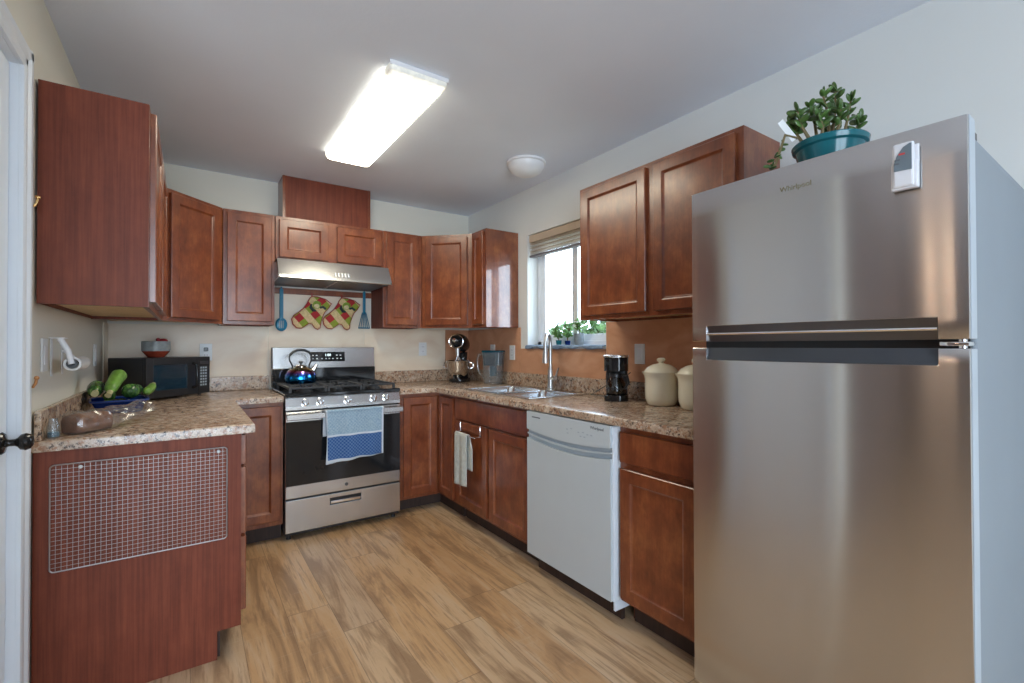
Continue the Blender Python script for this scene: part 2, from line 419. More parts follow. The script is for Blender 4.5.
def thing(name, label, cat, loc=(0, 0, 0), rz=0.0, group=None):
    o = bpy.data.objects.new(name, None); COL.objects.link(o); o.empty_display_size = 0.05
    o.location = loc; o.rotation_euler = (0, 0, rz)
    return tag(o, label, cat, group)
def tag(o, label, cat, group=None):
    o['label'] = label; o['category'] = cat
    if group: o['group'] = group
    return o
def struct(name, bm, mat, parent=None, **kw):
    o = make(name, bm, mat, parent, **kw)
    if parent is None: o['kind'] = 'structure'
    return o
def text_mesh(name, txt, size, mat, parent, matrix, ext=0.0004, shear=0.0):
    cu = bpy.data.curves.new(name, 'FONT'); cu.body = txt; cu.size = size; cu.extrude = ext
    cu.align_x = 'CENTER'; cu.align_y = 'CENTER'; cu.shear = shear; cu.resolution_u = 3
    tmp = bpy.data.objects.new(name + '_tmp', cu); COL.objects.link(tmp)
    dg = bpy.context.evaluated_depsgraph_get(); dg.update()
    me = bpy.data.meshes.new_from_object(tmp.evaluated_get(dg))
    bpy.data.objects.remove(tmp); bpy.data.curves.remove(cu)
    me.transform(matrix); me.materials.clear(); me.materials.append(MATS[mat]); me.name = name
    o = bpy.data.objects.new(name, me); COL.objects.link(o); o.parent = parent
    return o
def sag_path(p0, p1, n=12, sag=0.1):
    p0 = Vector(p0); p1 = Vector(p1)
    return [p0.lerp(p1, i/n) - Vector((0, 0, sag*4*(i/n)*(1-i/n))) for i in range(n+1)]

# ------------------------------------------------------------------ dimensions
W, H = 2.565, 2.416
CT = 0.899           # countertop surface
CB = 0.864           # its underside
UB, UT, UD = 1.351, 2.097, 0.300   # wall cabinets: bottom, top, box depth (doors add 20 mm)
WY0, WY1, WZ0, WZ1 = -0.930, -1.753, 1.197, 2.055   # kitchen window
YF, XL = -6.5, -4.6  # living area behind the camera

# ------------------------------------------------------------------ shell
bm = new_bm(); box(bm, XL-0.15, 0.15, YF-0.15, 0.15, -0.10, 0.0); struct('floor', bm, 'floor_planks')
bm = new_bm(); box(bm, XL-0.15, 0.15, YF-0.15, 0.15, H, H+0.10); struct('ceiling', bm, 'ceiling_paint')
bm = new_bm(); box(bm, -W-0.12, 0.15, 0.0, 0.15, 0.0, H); struct('wall_back', bm, 'wall_cream')
bm = new_bm()
box(bm, 0, 0.15, WY0, 0.0, 0, H); box(bm, 0, 0.15, YF, WY1, 0, H)
box(bm, 0, 0.15, WY1, WY0, 0, WZ0); box(bm, 0, 0.15, WY1, WY0, WZ1, H)
struct('wall_right', bm, 'wall_white')
DY0, DY1, DZ = -1.840, -2.600, 2.055     # door opening in the left wall
bm = new_bm()
box(bm, -W-0.12, -W, DY0+0.012, 0.0, 0, H); box(bm, -W-0.12, -W, -2.72, DY1-0.012, 0, H); box(bm, -W-0.12, -W, DY1-0.012, DY0+0.012, DZ+0.01, H)
struct('wall_left', bm, 'wall_cream')
bm = new_bm(); box(bm, XL, -W-0.12, -2.72, -2.60, 0, H); struct('wall_hall', bm, 'living_tan')
bm = new_bm(); box(bm, XL-0.12, XL, YF, -2.60, 0, H); struct('wall_living', bm, 'living_tan')
bm = new_bm()
box(bm, XL, -4.4, YF-0.12, YF, 0, H); box(bm, -1.4, 0, YF-0.12, YF, 0, H); box(bm, -4.4, -1.4, YF-0.12, YF, 2.35, H); box(bm, -4.4, -1.4, YF-0.12, YF, 0, 0.10)
struct('wall_front', bm, 'wall_white')
# frame of the unseen glass door added for its daylight
bm = new_bm()
for x in (-4.38, -2.93, -1.48): box(bm, x, x+0.06, YF-0.08, YF-0.03, 0.10, 2.35)
box(bm, -4.4, -1.4, YF-0.08, YF-0.03, 2.29, 2.35); box(bm, -4.4, -1.4, YF-0.08, YF-0.03, 0.10, 0.18)
fr_ = struct('added_window', bm, 'vinyl_white')

# ------------------------------------------------------------------ backsplash sheets (thin panels on the walls)
bm = new_bm()
for a, b in ((-W+0.004, -1.672), (-1.668, -0.975), (-0.971, -0.242)):
    box(bm, a, b, -0.006, 0.0, 0.90, UB+0.001 if a != -1.668 else 1.60)
struct('trim_1', bm, 'backsplash_cream')
bm = new_bm(); box(bm, -0.240, 0.0, -0.006, 0.0, 0.90, UB); box(bm, -0.006, 0.0, -0.842, -0.006, 0.90, UB)
box(bm, -0.006, 0.0, WY1, -0.844, 0.90, WZ0-0.012); box(bm, -0.006, 0.0, -2.82, WY1-0.008, 0.90, UB)
struct('trim_2', bm, 'backsplash_copper')
bm = new_bm(); box(bm, -W, -W+0.006, -0.18, 0.0, 0.90, UB); struct('trim_3', bm, 'backsplash_cream')

# ------------------------------------------------------------------ kitchen window
wf = bpy.data.objects.new('window_1', None); COL.objects.link(wf); wf['kind'] = 'structure'; wf.location = (0.10, WY0, WZ0)
L_ = WY0-WY1; HH = WZ1-WZ0
bm = new_bm(); e = 0.002
box(bm, 0, 0.045, -0.045, -e, e, HH-e, 0.003); box(bm, 0, 0.045, -L_+e, -L_+0.045, e, HH-e, 0.003)
box(bm, 0, 0.045, -L_+e, -e, e, 0.045, 0.003); box(bm, 0, 0.045, -L_+e, -e, HH-0.045, HH-e, 0.003)
make('window_frame', bm, 'vinyl_white', wf)
for (a, b, x) in ((-0.045, -0.45, 0.004), (-0.375, -L_+0.045, 0.022)):
    bm = new_bm()
    for p, q in ((a, a-0.042), (b+0.042, b)): box(bm, x, x+0.018, q, p, 0.045, HH-0.045, 0.002)
    box(bm, x, x+0.018, b+0.04, a-0.04, 0.045, 0.09, 0.002); box(bm, x, x+0.018, b+0.04, a-0.04, HH-0.09, HH-0.045, 0.002)
    sa = make('window_sash', bm, 'vinyl_white', wf)
    bm = new_bm(); box(bm, x+0.007, x+0.011, b+0.035, a-0.035, 0.08, HH-0.08); make('pane', bm, 'pane_glass', sa)

# ------------------------------------------------------------------ left door with casing
dr = bpy.data.objects.new('door_1', None); COL.objects.link(dr); dr['kind'] = 'structure'; dr.location = (-W, DY0, 0)
def door_leaf():
    bm = new_bm(); Wd = DY0-DY1
    box(bm, -0.055, -0.020, -Wd+0.003, -0.003, 0.008, DZ-0.004, 0.002)
    def raised(y0, y1, z0, z1):     # moulded rectangle standing off the leaf
        for t, x in ((0.0, 0.004), (0.016, 0.0)):
            pass
        o = [(y0, z0), (y1, z0), (y1, z1), (y0, z1)]
        def ring(ins, x): return [bm.verts.new((-0.020+x, p[0]+(ins if p[0] == y0 else -ins), p[1]+(ins if p[1] == z0 else -ins))) for p in o]
        rs = [ring(0, 0), ring(0.010, 0.008), ring(0.022, 0.002), ring(0.05, 0.003), ring(0.07, 0.009)]
        for a, b in zip(rs[:-1], rs[1:]):
            for i in range(4):
                j = (i+1) % 4; bm.faces.new((a[i], a[j], b[j], b[i]))
        bm.faces.new(rs[-1])
    for y0, y1 in ((-0.34, -0.10), (-0.66, -0.42)):
        raised(y0, y1, 0.22, 0.86); raised(y0, y1, 1.00, 1.62); raised(y0, y1, 1.72, 1.94)
    return bm
make('door_leaf', door_leaf(), 'trim_white', dr)
bm = new_bm()
prof = [(0, 0), (0.020, 0.0), (0.020, 0.012), (0.012, 0.022), (0.016, 0.030), (0.012, 0.052), (0.006, 0.066), (0, 0.066)]
# vertical legs and head of the casing: profile (x out of the wall, distance from the opening)
for sgn, yb in ((1, 0.002), (-1, -(DY0-DY1)-0.002)):
    pts = [(p[0], yb+sgn*(0.066-p[1])) for p in prof]
    pts = [(x, yb+sgn*d) for x, d in [(0, 0), (0.010, 0), (0.013, 0.010), (0.013, 0.028), (0.019, 0.040), (0.019, 0.060), (0.015, 0.066), (0, 0.066)]]
    prism(bm, pts, 0, DZ+0.068, 'z')
pts = [(x, DZ+0.002+d) for x, d in [(0, 0), (0.010, 0), (0.013, 0.010), (0.013, 0.028), (0.019, 0.040), (0.019, 0.060), (0.015, 0.066), (0, 0.066)]]
prism(bm, [(x, z) for x, z in pts], -(DY0-DY1)-0.068, 0.068, 'y')
make('door_casing', bm, 'trim_white', dr)
bm = new_bm(); box(bm, -0.118, -0.0, 0.0, 0.010, 0, DZ); box(bm, -0.118, 0.0, -(DY0-DY1)-0.010, -(DY0-DY1), 0, DZ); box(bm, -0.118, 0, -(DY0-DY1)-0.01, 0.01, DZ, DZ+0.008)
make('door_jamb', bm, 'trim_white', dr)
bm = new_bm()
mat = Matrix.Translation((-0.020, -0.060, 0.931)) @ Matrix.Rotation(PI/2, 4, 'Y')
lathe(bm, [(0, 0), (0.031, 0), (0.032, 0.004), (0.028, 0.009), (0.013, 0.012), (0.010, 0.018), (0.010, 0.030), (0.014, 0.036), (0.022, 0.042), (0.025, 0.052), (0.021, 0.062), (0.012, 0.068), (0, 0.070)], n=28, mat=mat)
make('door_knob', bm, 'knob_black', dr, smooth=True)

# ------------------------------------------------------------------ cabinets
def door_bm(w, h, t=0.020, stile=0.055, flat=False):
    """front faces -y; occupies x 0..w, y -t..0, z 0..h"""
    bm = new_bm()
    def ring(ins, y): return [bm.verts.new(p) for p in ((ins, y, ins), (w-ins, y, ins), (w-ins, y, h-ins), (ins, y, h-ins))]
    if flat: R = [(0, 0), (0, -t+0.003), (0.003, -t)]
    else: R = [(0, 0), (0, -t+0.003), (0.003, -t), (stile-0.004, -t), (stile, -t+0.0015), (stile+0.002, -t+0.005), (stile+0.008, -t+0.009), (stile+0.010, -t+0.0095)]
    rs = [ring(*r) for r in R]
    bm.faces.new(rs[0])
    for a, b in zip(rs[:-1], rs[1:]):
        for i in range(4):
            j = (i+1) % 4; bm.faces.new((a[i], a[j], b[j], b[i]))
    bm.faces.new(rs[-1]); return bm
def add_front(root, kind, x0, x1, z0, z1, y=0.0, mat='cherry', rot=None, stile=0.055):
    m = Matrix.Translation((x0, y, z0)) if rot is None else rot
    return make({'door': 'door', 'drawer': 'drawer_front', 'false': 'false_drawer_front'}[kind], door_bm(x1-x0, z1-z0, stile=stile, flat=(kind != 'door')), mat, root, matrix=m)
def wall_cab(label, w, loc, rz, doors, z0=UB, z1=UT, depth=UD, group='wall cabinets with recessed panel doors', end='cherry_panel'):
    t = thing('wall_cabinet', label, 'cabinet', (loc[0], loc[1], z0), rz, group)
    h = z1-z0; e = 0.0008
    bm = new_bm(); box(bm, e, 0.016, 0.018, depth-0.008, 0, h); box(bm, w-0.016, w-e, 0.018, depth-0.008, 0, h)
    box(bm, 0.016, w-0.016, 0.018, depth-0.008, h-0.016, h); box(bm, 0.016, w-0.016, depth-0.012, depth-0.008, 0.0, h)
    make('cabinet_box', bm, end, t)
    bm = new_bm(); box(bm, 0.016, w-0.016, 0.019, depth-0.012, 0.014, 0.026); make('bottom_panel', bm, 'maple_raw', t)
    bm = new_bm()
    box(bm, e, 0.040, 0, 0.018, 0, h, 0.001); box(bm, w-0.040, w-e, 0, 0.018, 0, h, 0.001)
    box(bm, 0.040, w-0.040, 0, 0.018, 0, 0.036); box(bm, 0.040, w-0.040, 0, 0.018, h-0.036, h)
    if len(doors) == 2:
        c = (doors[0][1]+doors[1][0])/2; box(bm, c-0.036, c+0.036, 0, 0.018, 0.036, h-0.036)
    make('face_frame', bm, 'cherry', t)
    for x0, x1 in doors: add_front(t, 'door', x0, x1, 0.022, h-0.022, stile=min(0.052, (x1-x0)*0.26, (h*0.24)))
    return t
def toR(): return -PI/2
def base_cab(label, w, loc, rz, fronts, depth=0.597, mid=None, group='base cabinets'):
    """origin: floor, face-frame plane (y=0), left end"""
    t = thing('base_cabinet', label, 'cabinet', loc, rz, group)
    h = CB-0.001; e = 0.0008
    bm = new_bm(); box(bm, e, 0.016, 0.018, depth-0.008, 0.105, h); box(bm, w-0.016, w-e, 0.018, depth-0.008, 0.105, h)
    box(bm, 0.016, w-0.016, 0.018, depth-0.008, 0.105, 0.121); box(bm, 0.016, w-0.016, depth-0.02, depth-0.008, 0.121, h)
    box(bm, e, 0.016, 0.08, depth-0.008, 0, 0.105); box(bm, w-0.016, w-e, 0.08, depth-0.008, 0, 0.105)
    make('cabinet_box', bm, 'cherry_panel', t)
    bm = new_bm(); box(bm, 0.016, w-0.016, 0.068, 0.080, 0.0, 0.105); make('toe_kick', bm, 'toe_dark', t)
    bm = new_bm()
    box(bm, e, 0.036, 0, 0.018, 0.105, h, 0.001); box(bm, w-0.036, w-e, 0, 0.018, 0.105, h, 0.001)
    box(bm, 0.036, w-0.036, 0, 0.018, 0.105, 0.140); box(bm, 0.036, w-0.036, 0, 0.018, h-0.036, h); box(bm, 0.036, w-0.036, 0, 0.018, 0.675, 0.715)
    if mid: box(bm, mid-0.02, mid+0.02, 0, 0.018, 0.14, 0.675)
    make('face_frame', bm, 'cherry', t)
    for k, x0, x1, z0, z1 in fronts: add_front(t, k, x0, x1, z0, z1)
    return t

# wall cabinets --- left wall: door fronts face +x (rz = +90 deg: local x -> +y, local y -> -x)
t = wall_cab('large red-brown wall cabinet on the left wall with its plain end panel towards the room', 1.0565, (-W+UD, -1.658, 0), PI/2, ((0.022, 0.512), (0.545, 1.036)))
# its exposed end panel in oak-grain laminate
bm = new_bm(); box(bm, -0.004, 0.0008, 0.002, UD-0.006, 0.0, UT-UB); make('end_panel', bm, 'cherry_panel', t)
def diag_cab(label, left):
    s_ = 0.5965; e = 0.0015
    t = thing('corner_wall_cabinet', label, 'cabinet', ((-W if left else 0), 0, UB), 0, 'wall cabinets with recessed panel doors')
    sx = 1 if left else -1; h = UT-UB; u = UD
    outer = [(sx*e, -e), (sx*(s_-e), -e), (sx*(s_-e), -u), (sx*u, -(s_-e)), (sx*e, -(s_-e))]
    bm = new_bm(); prism(bm, outer, 0.028, h, 'z'); make('cabinet_box', bm, 'cherry', t)
    def wallpiece(bm, a, b, th=0.012):
        a = Vector((a[0], a[1], 0)); b = Vector((b[0], b[1], 0)); d = (b-a).normalized(); c = Vector((sx*0.3, -0.3, 0)); n = Vector((-d.y, d.x, 0))
        if n.dot(c-a) < 0: n = -n
        prism(bm, [tuple(a.xy), tuple(b.xy), tuple((b+n*th).xy), tuple((a+n*th).xy)], 0, 0.028, 'z')
    bm = new_bm()
    wallpiece(bm, outer[2], outer[3]); wallpiece(bm, outer[1], outer[2]); wallpiece(bm, outer[3], outer[4])
    make('bottom_rail', bm, 'cherry', t)
    bm = new_bm(); prism(bm, [(sx*0.02, -0.02), (sx*(s_-0.02), -0.02), (sx*(s_-0.02), -u+0.01), (sx*(u-0.01), -(s_-0.02)), (sx*0.02, -(s_-0.02))], 0.018, 0.027, 'z'); make('bottom_panel', bm, 'maple_raw', t)
    # door on the diagonal
    A = Vector((sx*u, -(s_-e), 0)); B = Vector((sx*(s_-e), -u, 0))
    if not left: A, B = B, A
    L = (B-A).length; d = (B-A).normalized(); ang = math.atan2(d.y, d.x); g = 0.036
    m = Matrix.Translation(A+d*g+Vector((0, 0, 0.022))) @ Matrix.Rotation(ang, 4, 'Z')
    make('door', door_bm(L-2*g, h-0.044, stile=0.052), 'cherry', t, matrix=m)
    return t
diag_cab('diagonal corner wall cabinet at the left end of the back wall, above the microwave', True)
diag_cab('diagonal corner wall cabinet in the right corner above the stand mixer', False)
wall_cab('narrow tall wall cabinet between the left corner cabinet and the range hood', -1.668+W-0.5965+0.0, (-W+0.5975, -UD, 0), 0, ((0.022, 0.280),))
t = wall_cab('short wide two-door wall cabinet directly above the range hood', 0.746, (-1.664, -UD, 0), 0, ((0.022, 0.340), (0.402, 0.726)), z0=1.795)
wall_cab('narrow tall wall cabinet right of the range hood', 0.318, (-0.916, -UD, 0), 0, ((0.026, 0.278),))
t = wall_cab('slim wall cabinet with a glossy end panel left of the kitchen window', 0.208, (-UD, -0.5985, 0), -PI/2, ((0.030, 0.186),), end='cherry')
bm = new_bm(); box(bm, 0.2075, 0.2110, 0.002, UD-0.002, 0.0, UT-UB); make('end_panel', bm, 'cherry_gloss', t)
t = wall_cab('wide two-door wall cabinet between the window and the refrigerator', 0.966, (-UD, -1.843, 0), -PI/2, ((0.030, 0.480), (0.528, 0.936)), end='cherry')
# boxed duct chase above the hood cabinet
t = thing('duct_cover', 'red-brown wooden box rising from the hood cabinet to the ceiling', 'duct cover', (-1.606, -0.004, UT+0.001), 0)
bm = new_bm(); hh = H-UT-0.003
box(bm, 0, 0.016, -0.205, 0, 0, hh); make('side_panel', bm, 'cherry', t); bm = new_bm(); box(bm, 0.604, 0.620, -0.205, 0, 0, hh); make('side_panel', bm, 'cherry', t)
bm = new_bm(); box(bm, 0.016, 0.604, -0.201, -0.189, 0, hh); make('front_panel', bm, 'cherry_panel', t)

# base cabinets
FBY = -0.6190   # face-frame plane of the back run (doors 20 mm proud)
FRX = -0.5970   # face-frame plane of the right run
LFX = -W+0.593  # face-frame plane of the left run
t = base_cab('three-drawer base cabinet at the near end of the left counter, behind the wire rack', 0.46, (LFX, -1.683, 0), PI/2,
             (('drawer', 0.010, 0.440, 0.738, 0.852), ('drawer', 0.010, 0.440, 0.462, 0.724), ('drawer', 0.010, 0.440, 0.160, 0.448)), depth=0.591)
bm = new_bm()
prism(bm, [(-0.001, 0.108), (-0.001, CB-0.001), (0.588, CB-0.001), (0.588, 0), (0.078, 0), (0.078, 0.108)], -0.005, 0.0005, 'x'); make('end_panel', bm, 'cherry_panel', t)
# corner unit of the left run (only its face next to the range shows)
t = thing('corner_base_cabinet', 'base cabinet in the left corner with one panel door beside the range', 'cabinet', (-W, 0, 0), 0, 'base cabinets')
bm = new_bm(); e = 0.002
prism(bm, [(e, -e), (0.903, -e), (0.903, FBY), (0.593, FBY), (0.593, -1.221), (e, -1.221)], 0.105, CB-0.001, 'z')
make('cabinet_box', bm, 'cherry', t)
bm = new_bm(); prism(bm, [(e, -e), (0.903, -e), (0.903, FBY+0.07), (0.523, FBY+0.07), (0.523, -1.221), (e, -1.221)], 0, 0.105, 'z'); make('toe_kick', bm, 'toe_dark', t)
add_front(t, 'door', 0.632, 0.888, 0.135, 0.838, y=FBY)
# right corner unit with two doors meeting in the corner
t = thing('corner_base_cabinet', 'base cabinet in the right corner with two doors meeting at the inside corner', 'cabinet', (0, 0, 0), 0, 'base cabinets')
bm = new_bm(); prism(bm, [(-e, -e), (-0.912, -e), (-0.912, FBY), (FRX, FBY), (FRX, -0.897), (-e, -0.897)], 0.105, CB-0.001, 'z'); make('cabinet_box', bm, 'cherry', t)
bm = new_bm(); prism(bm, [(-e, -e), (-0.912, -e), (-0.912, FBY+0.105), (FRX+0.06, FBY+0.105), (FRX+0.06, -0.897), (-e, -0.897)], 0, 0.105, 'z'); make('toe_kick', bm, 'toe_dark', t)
add_front(t, 'door', -0.884, FRX-0.026, 0.128, 0.836, y=FBY)
m = Matrix.Translation((FRX, FBY-0.024, 0.128)) @ Matrix.Rotation(-PI/2, 4, 'Z')
make('door', door_bm(0.230, 0.708, stile=0.050), 'cherry', t, matrix=m)
sinkcab = base_cab('sink base cabinet with a long false drawer front over two doors', 0.886, (FRX, -0.899, 0), -PI/2,
         (('false', 0.014, 0.872, 0.706, 0.844), ('door', 0.022, 0.426, 0.128, 0.690), ('door', 0.456, 0.872, 0.128, 0.690)), mid=0.441)
base_cab('base cabinet with one drawer above a door beside the refrigerator', 0.392, (FRX, -2.4145, 0), -PI/2,
         (('drawer', 0.012, 0.380, 0.706, 0.836), ('door', 0.012, 0.380, 0.122, 0.680)))

# ------------------------------------------------------------------ countertops
def counter(name, label, poly, hole=None, splashes=(), loc=(0, 0, 0)):
    t = thing(name, label, 'countertop', loc, 0)
    bm = new_bm()
    # 2D area split into rectangles so that a hole can be left out
    xs = sorted({p[0] for p in poly} | ({hole[0], hole[1]} if hole else set())); ys = sorted({p[1] for p in poly} | ({hole[2], hole[3]} if hole else set()))
    def inside(x, y):
        c = False; n = len(poly)
        for i in range(n):
            (x1, y1), (x2, y2) = poly[i], poly[(i+1) % n]
            if (y1 > y) != (y2 > y) and x < (x2-x1)*(y-y1)/(y2-y1)+x1: c = not c
        return c
    vt = {}
    def V(x, y, z):
        k = (round(x, 5), round(y, 5), z)
        if k not in vt: vt[k] = bm.verts.new((x, y, z))
        return vt[k]
    cells = set()
    for i in range(len(xs)-1):
        for j in range(len(ys)-1):
            cx_, cy_ = (xs[i]+xs[i+1])/2, (ys[j]+ys[j+1])/2
            if inside(cx_, cy_) and not (hole and hole[0] < cx_ < hole[1] and hole[2] < cy_ < hole[3]): cells.add((i, j))
    for i, j in cells:
        a = [(xs[i], ys[j]), (xs[i+1], ys[j]), (xs[i+1], ys[j+1]), (xs[i], ys[j+1])]
        bm.faces.new([V(*p, CT) for p in a]); bm.faces.new([V(*p, CB) for p in a[::-1]])
        for k, (di, dj) in enumerate(((0, -1), (1, 0), (0, 1), (-1, 0))):
            if (i+di, j+dj) not in cells:
                p, q = a[k], a[(k+1) % 4]
                bm.faces.new([V(*p, CB), V(*q, CB), V(*q, CT), V(*p, CT)])
    bmesh.ops.recalc_face_normals(bm, faces=bm.faces)
    es = [e_ for e_ in bm.edges if len(e_.link_faces) == 2 and e_.calc_face_angle(0) > 0.5 and all(abs(v.co.z-CT) < 1e-4 for v in e_.verts)]
    bmesh.ops.bevel(bm, geom=es, offset=0.007, segments=3, affect='EDGES', profile=0.5)
    make('worktop', bm, 'laminate_stone', t, smooth=True)
    for sp in splashes:
        bm = new_bm(); box(bm, *sp, CT+0.0003, CT+0.098, 0.003); make('backsplash', bm, 'laminate_stone', t)
    return t
ew = 0.007
counter('countertop', 'speckled stone-look countertop on the left, holding microwave, squash and bread',
        [(-W+0.001, -0.001-ew), (-1.662, -0.001-ew), (-1.662, -0.655), (-W+0.640, -0.655), (-W+0.640, -1.706), (-W+0.001, -1.706)],
        None, ((-W+0.0015+ew, -W+0.026, -1.700, -0.028), (-W+0.0015+ew, -1.664, -0.027, -ew-0.0005)))
SX0, SX1, SY0, SY1 = -0.525, -0.095, -1.655, -0.912    # sink cut-out
counter('countertop', 'speckled brown countertop with the sink, running from the range to the refrigerator',
        [(-0.9145, -0.001-ew), (-0.001-ew, -0.001-ew), (-0.001-ew, -2.815), (-0.640, -2.815), (-0.640, -0.655), (-0.9145, -0.655)],
        (SX0, SX1, SY0, SY1), ((-0.9125, -0.008, -0.027, -ew-0.0005), (-0.027, -ew-0.0005, -2.812, -0.028)))

# ------------------------------------------------------------------ sink
t = thing('kitchen_sink', 'double-bowl stainless steel sink set into the right countertop', 'sink', (0, 0, CT), 0)
bm = new_bm()
X0, X1, Y0, Y1 = SX0-0.022, SX1+0.028, SY0-0.022, SY1+0.022
ym = (SY0+SY1)/2
def rrect(x0, x1, y0, y1, r, z, n=5):
    pts = []
    for cx_, cy_, a in ((x1-r, y1-r, 0), (x0+r, y1-r, PI/2), (x0+r, y0+r, PI), (x1-r, y0+r, 1.5*PI)):
        for k in range(n+1):
            an = a+PI/2*k/n; pts.append((cx_+r*math.cos(an), cy_+r*math.sin(an), z))
    return pts
rim = rrect(X0, X1, Y0, Y1, 0.03, 0.0)
box(bm, X0, SX0+0.012, Y0, Y1, 0.0006, 0.006, 0.002); box(bm, SX1-0.045, X1, Y0, Y1, 0.0006, 0.006, 0.002)
box(bm, SX0+0.010, SX1-0.043, Y0, SY0+0.012, 0.0006, 0.006, 0.002); box(bm, SX0+0.010, SX1-0.043, SY1-0.012, Y1, 0.0006, 0.006, 0.002)
box(bm, SX0+0.010, SX1-0.043, ym-0.016, ym+0.016, -0.004, 0.005, 0.002)
make('sink_rim', bm, 'sink_steel', t)
for a, b in ((SY0+0.008, ym-0.013), (ym+0.013, SY1-0.008)):
    bm = new_bm(); xa, xb = SX0+0.008, SX1-0.042
    prof = [(0.0, 0.002, 0.04), (0.004, -0.02, 0.05), (0.012, -0.15, 0.06), (0.030, -0.172, 0.07), (0.09, -0.178, 0.04)]
    rings = [[bm.verts.new(p) for p in rrect(xa+i, xb-i, a+i, b-i, r, z)] for i, z, r in prof]
    for A, B in zip(rings[:-1], rings[1:]):
        for i in range(len(A)):
            j = (i+1) % len(A); bm.faces.new((A[i], A[j], B[j], B[i]))
    bm.faces.new(rings[-1])
    o = make('bowl', bm, 'sink_steel', t, smooth=True)
    bm = new_bm(); lathe(bm, [(0, 0.002), (0.03, 0.002), (0.042, 0.006), (0.045, 0.002), (0.045, 0.0)], ((xa+xb)/2, (a+b)/2, -0.177), 24); make('drain', bm, 'chrome', t, smooth=True)

# faucet
t = thing('faucet', 'tall brushed pull-down gooseneck faucet behind the sink', 'faucet', (-0.092, -1.318, CT+0.0065), 0)
bm = new_bm(); lathe(bm, [(0, 0), (0.028, 0), (0.028, 0.006), (0.021, 0.012), (0.019, 0.05), (0.0185, 0.13), (0.013, 0.15), (0, 0.15)], n=24); make('body', bm, 'nickel', t, smooth=True)
dv = Vector((-0.82, -0.57, 0)); R_ = 0.062
pts = [Vector((0, 0, 0.14)), Vector((0, 0, 0.25)), Vector((0, 0, 0.32))]
for k in range(1, 13):
    a = PI-(PI+0.15)*k/12; pts.append(dv*(R_+R_*math.cos(a))+Vector((0, 0, 0.32+R_*math.sin(a))))
bm = new_bm(); tube(bm, pts, 0.0115, 14); make('spout', bm, 'nickel', t, smooth=True)
e0 = pts[-1]; bm = new_bm(); d_ = (pts[-1]-pts[-2]).normalized(); cyl(bm, e0, e0+d_*0.03, 0.0125, 0.015); cyl(bm, e0+d_*0.03, e0+d_*0.125, 0.015, 0.022)
make('spray_head', bm, 'nickel', t, smooth=True)
bm = new_bm(); cyl(bm, (0, 0, 0.075), (0.0, -0.052, 0.082), 0.015, 0.015); make('valve', bm, 'nickel', t, smooth=True)
bm = new_bm(); tube(bm, [(0, -0.045, 0.085), (0.0, -0.06, 0.10), (0.0, -0.085, 0.15)], 0.006, 8); make('lever', bm, 'nickel', t, smooth=True)

# ------------------------------------------------------------------ gas range
RX0, RX1 = -1.657, -0.919; RW = RX1-RX0; RF = -0.665
t = thing('gas_range', 'stainless steel gas range with black oven window and five knobs', 'stove', (RX0, RF, 0), 0)
D = 0.640
bm = new_bm(); box(bm, 0.002, RW-0.002, 0.022, D-0.01, 0.03, 0.885, 0.003); make('body', bm, 'black_plastic', t)
for x in (0.03, RW-0.03):
    for y in (0.06, D-0.06):
        bm = new_bm(); cyl(bm, (x, y, 0), (x, y, 0.032), 0.014); make('foot', bm, 'black_plastic', t)
bm = new_bm()
# drawer front with recessed slot handle
xa, xb, za, zb = RW*0.36, RW*0.63, 0.182, 0.226
Z0, Z1 = 0.052, 0.252
box(bm, 0.002, xa, 0, 0.022, Z0, Z1, 0.003); box(bm, xb, RW-0.002, 0, 0.022, Z0, Z1, 0.003)
box(bm, xa-0.002, xb+0.002, 0, 0.022, Z0, za, 0.003); box(bm, xa-0.002, xb+0.002, 0, 0.022, zb, Z1, 0.003)
dw = make('drawer', bm, 'steel', t)
bm = new_bm(); box(bm, xa, xb, 0.014, 0.021, za, zb); make('drawer_slot', bm, 'black_plastic', dw)
bm = new_bm(); box(bm, xa+0.004, xb-0.004, 0.000, 0.012, za+0.006, za+0.024, 0.003); make('drawer_pull', bm, 'chrome', dw)
# oven door
bm = new_bm(); box(bm, 0.002, RW-0.002, 0, 0.024, 0.262, 0.800, 0.004); od = make('oven_door', bm, 'steel', t)
bm = new_bm(); box(bm, 0.004, RW-0.004, -0.003, 0.001, 0.340, 0.738, 0.001); make('oven_window', bm, 'black_gloss', od)
bm = new_bm()
cyl(bm, (0.05, 0, 0.772), (0.05, -0.045, 0.772), 0.010); cyl(bm, (RW-0.05, 0, 0.772), (RW-0.05, -0.045, 0.772), 0.010)
prism(bm, [(-0.058, 0.757), (-0.046, 0.752), (-0.038, 0.757), (-0.036, 0.787), (-0.046, 0.793), (-0.058, 0.787)], 0.004, RW-0.004, 'x')
make('oven_handle', bm, 'steel', od, smooth=True)
bm = new_bm(); cyl(bm, (RW*0.5, 0.001, 0.300), (RW*0.5, -0.0015, 0.300), 0.011, n=24); make('emblem', bm, 'dark_steel', od)
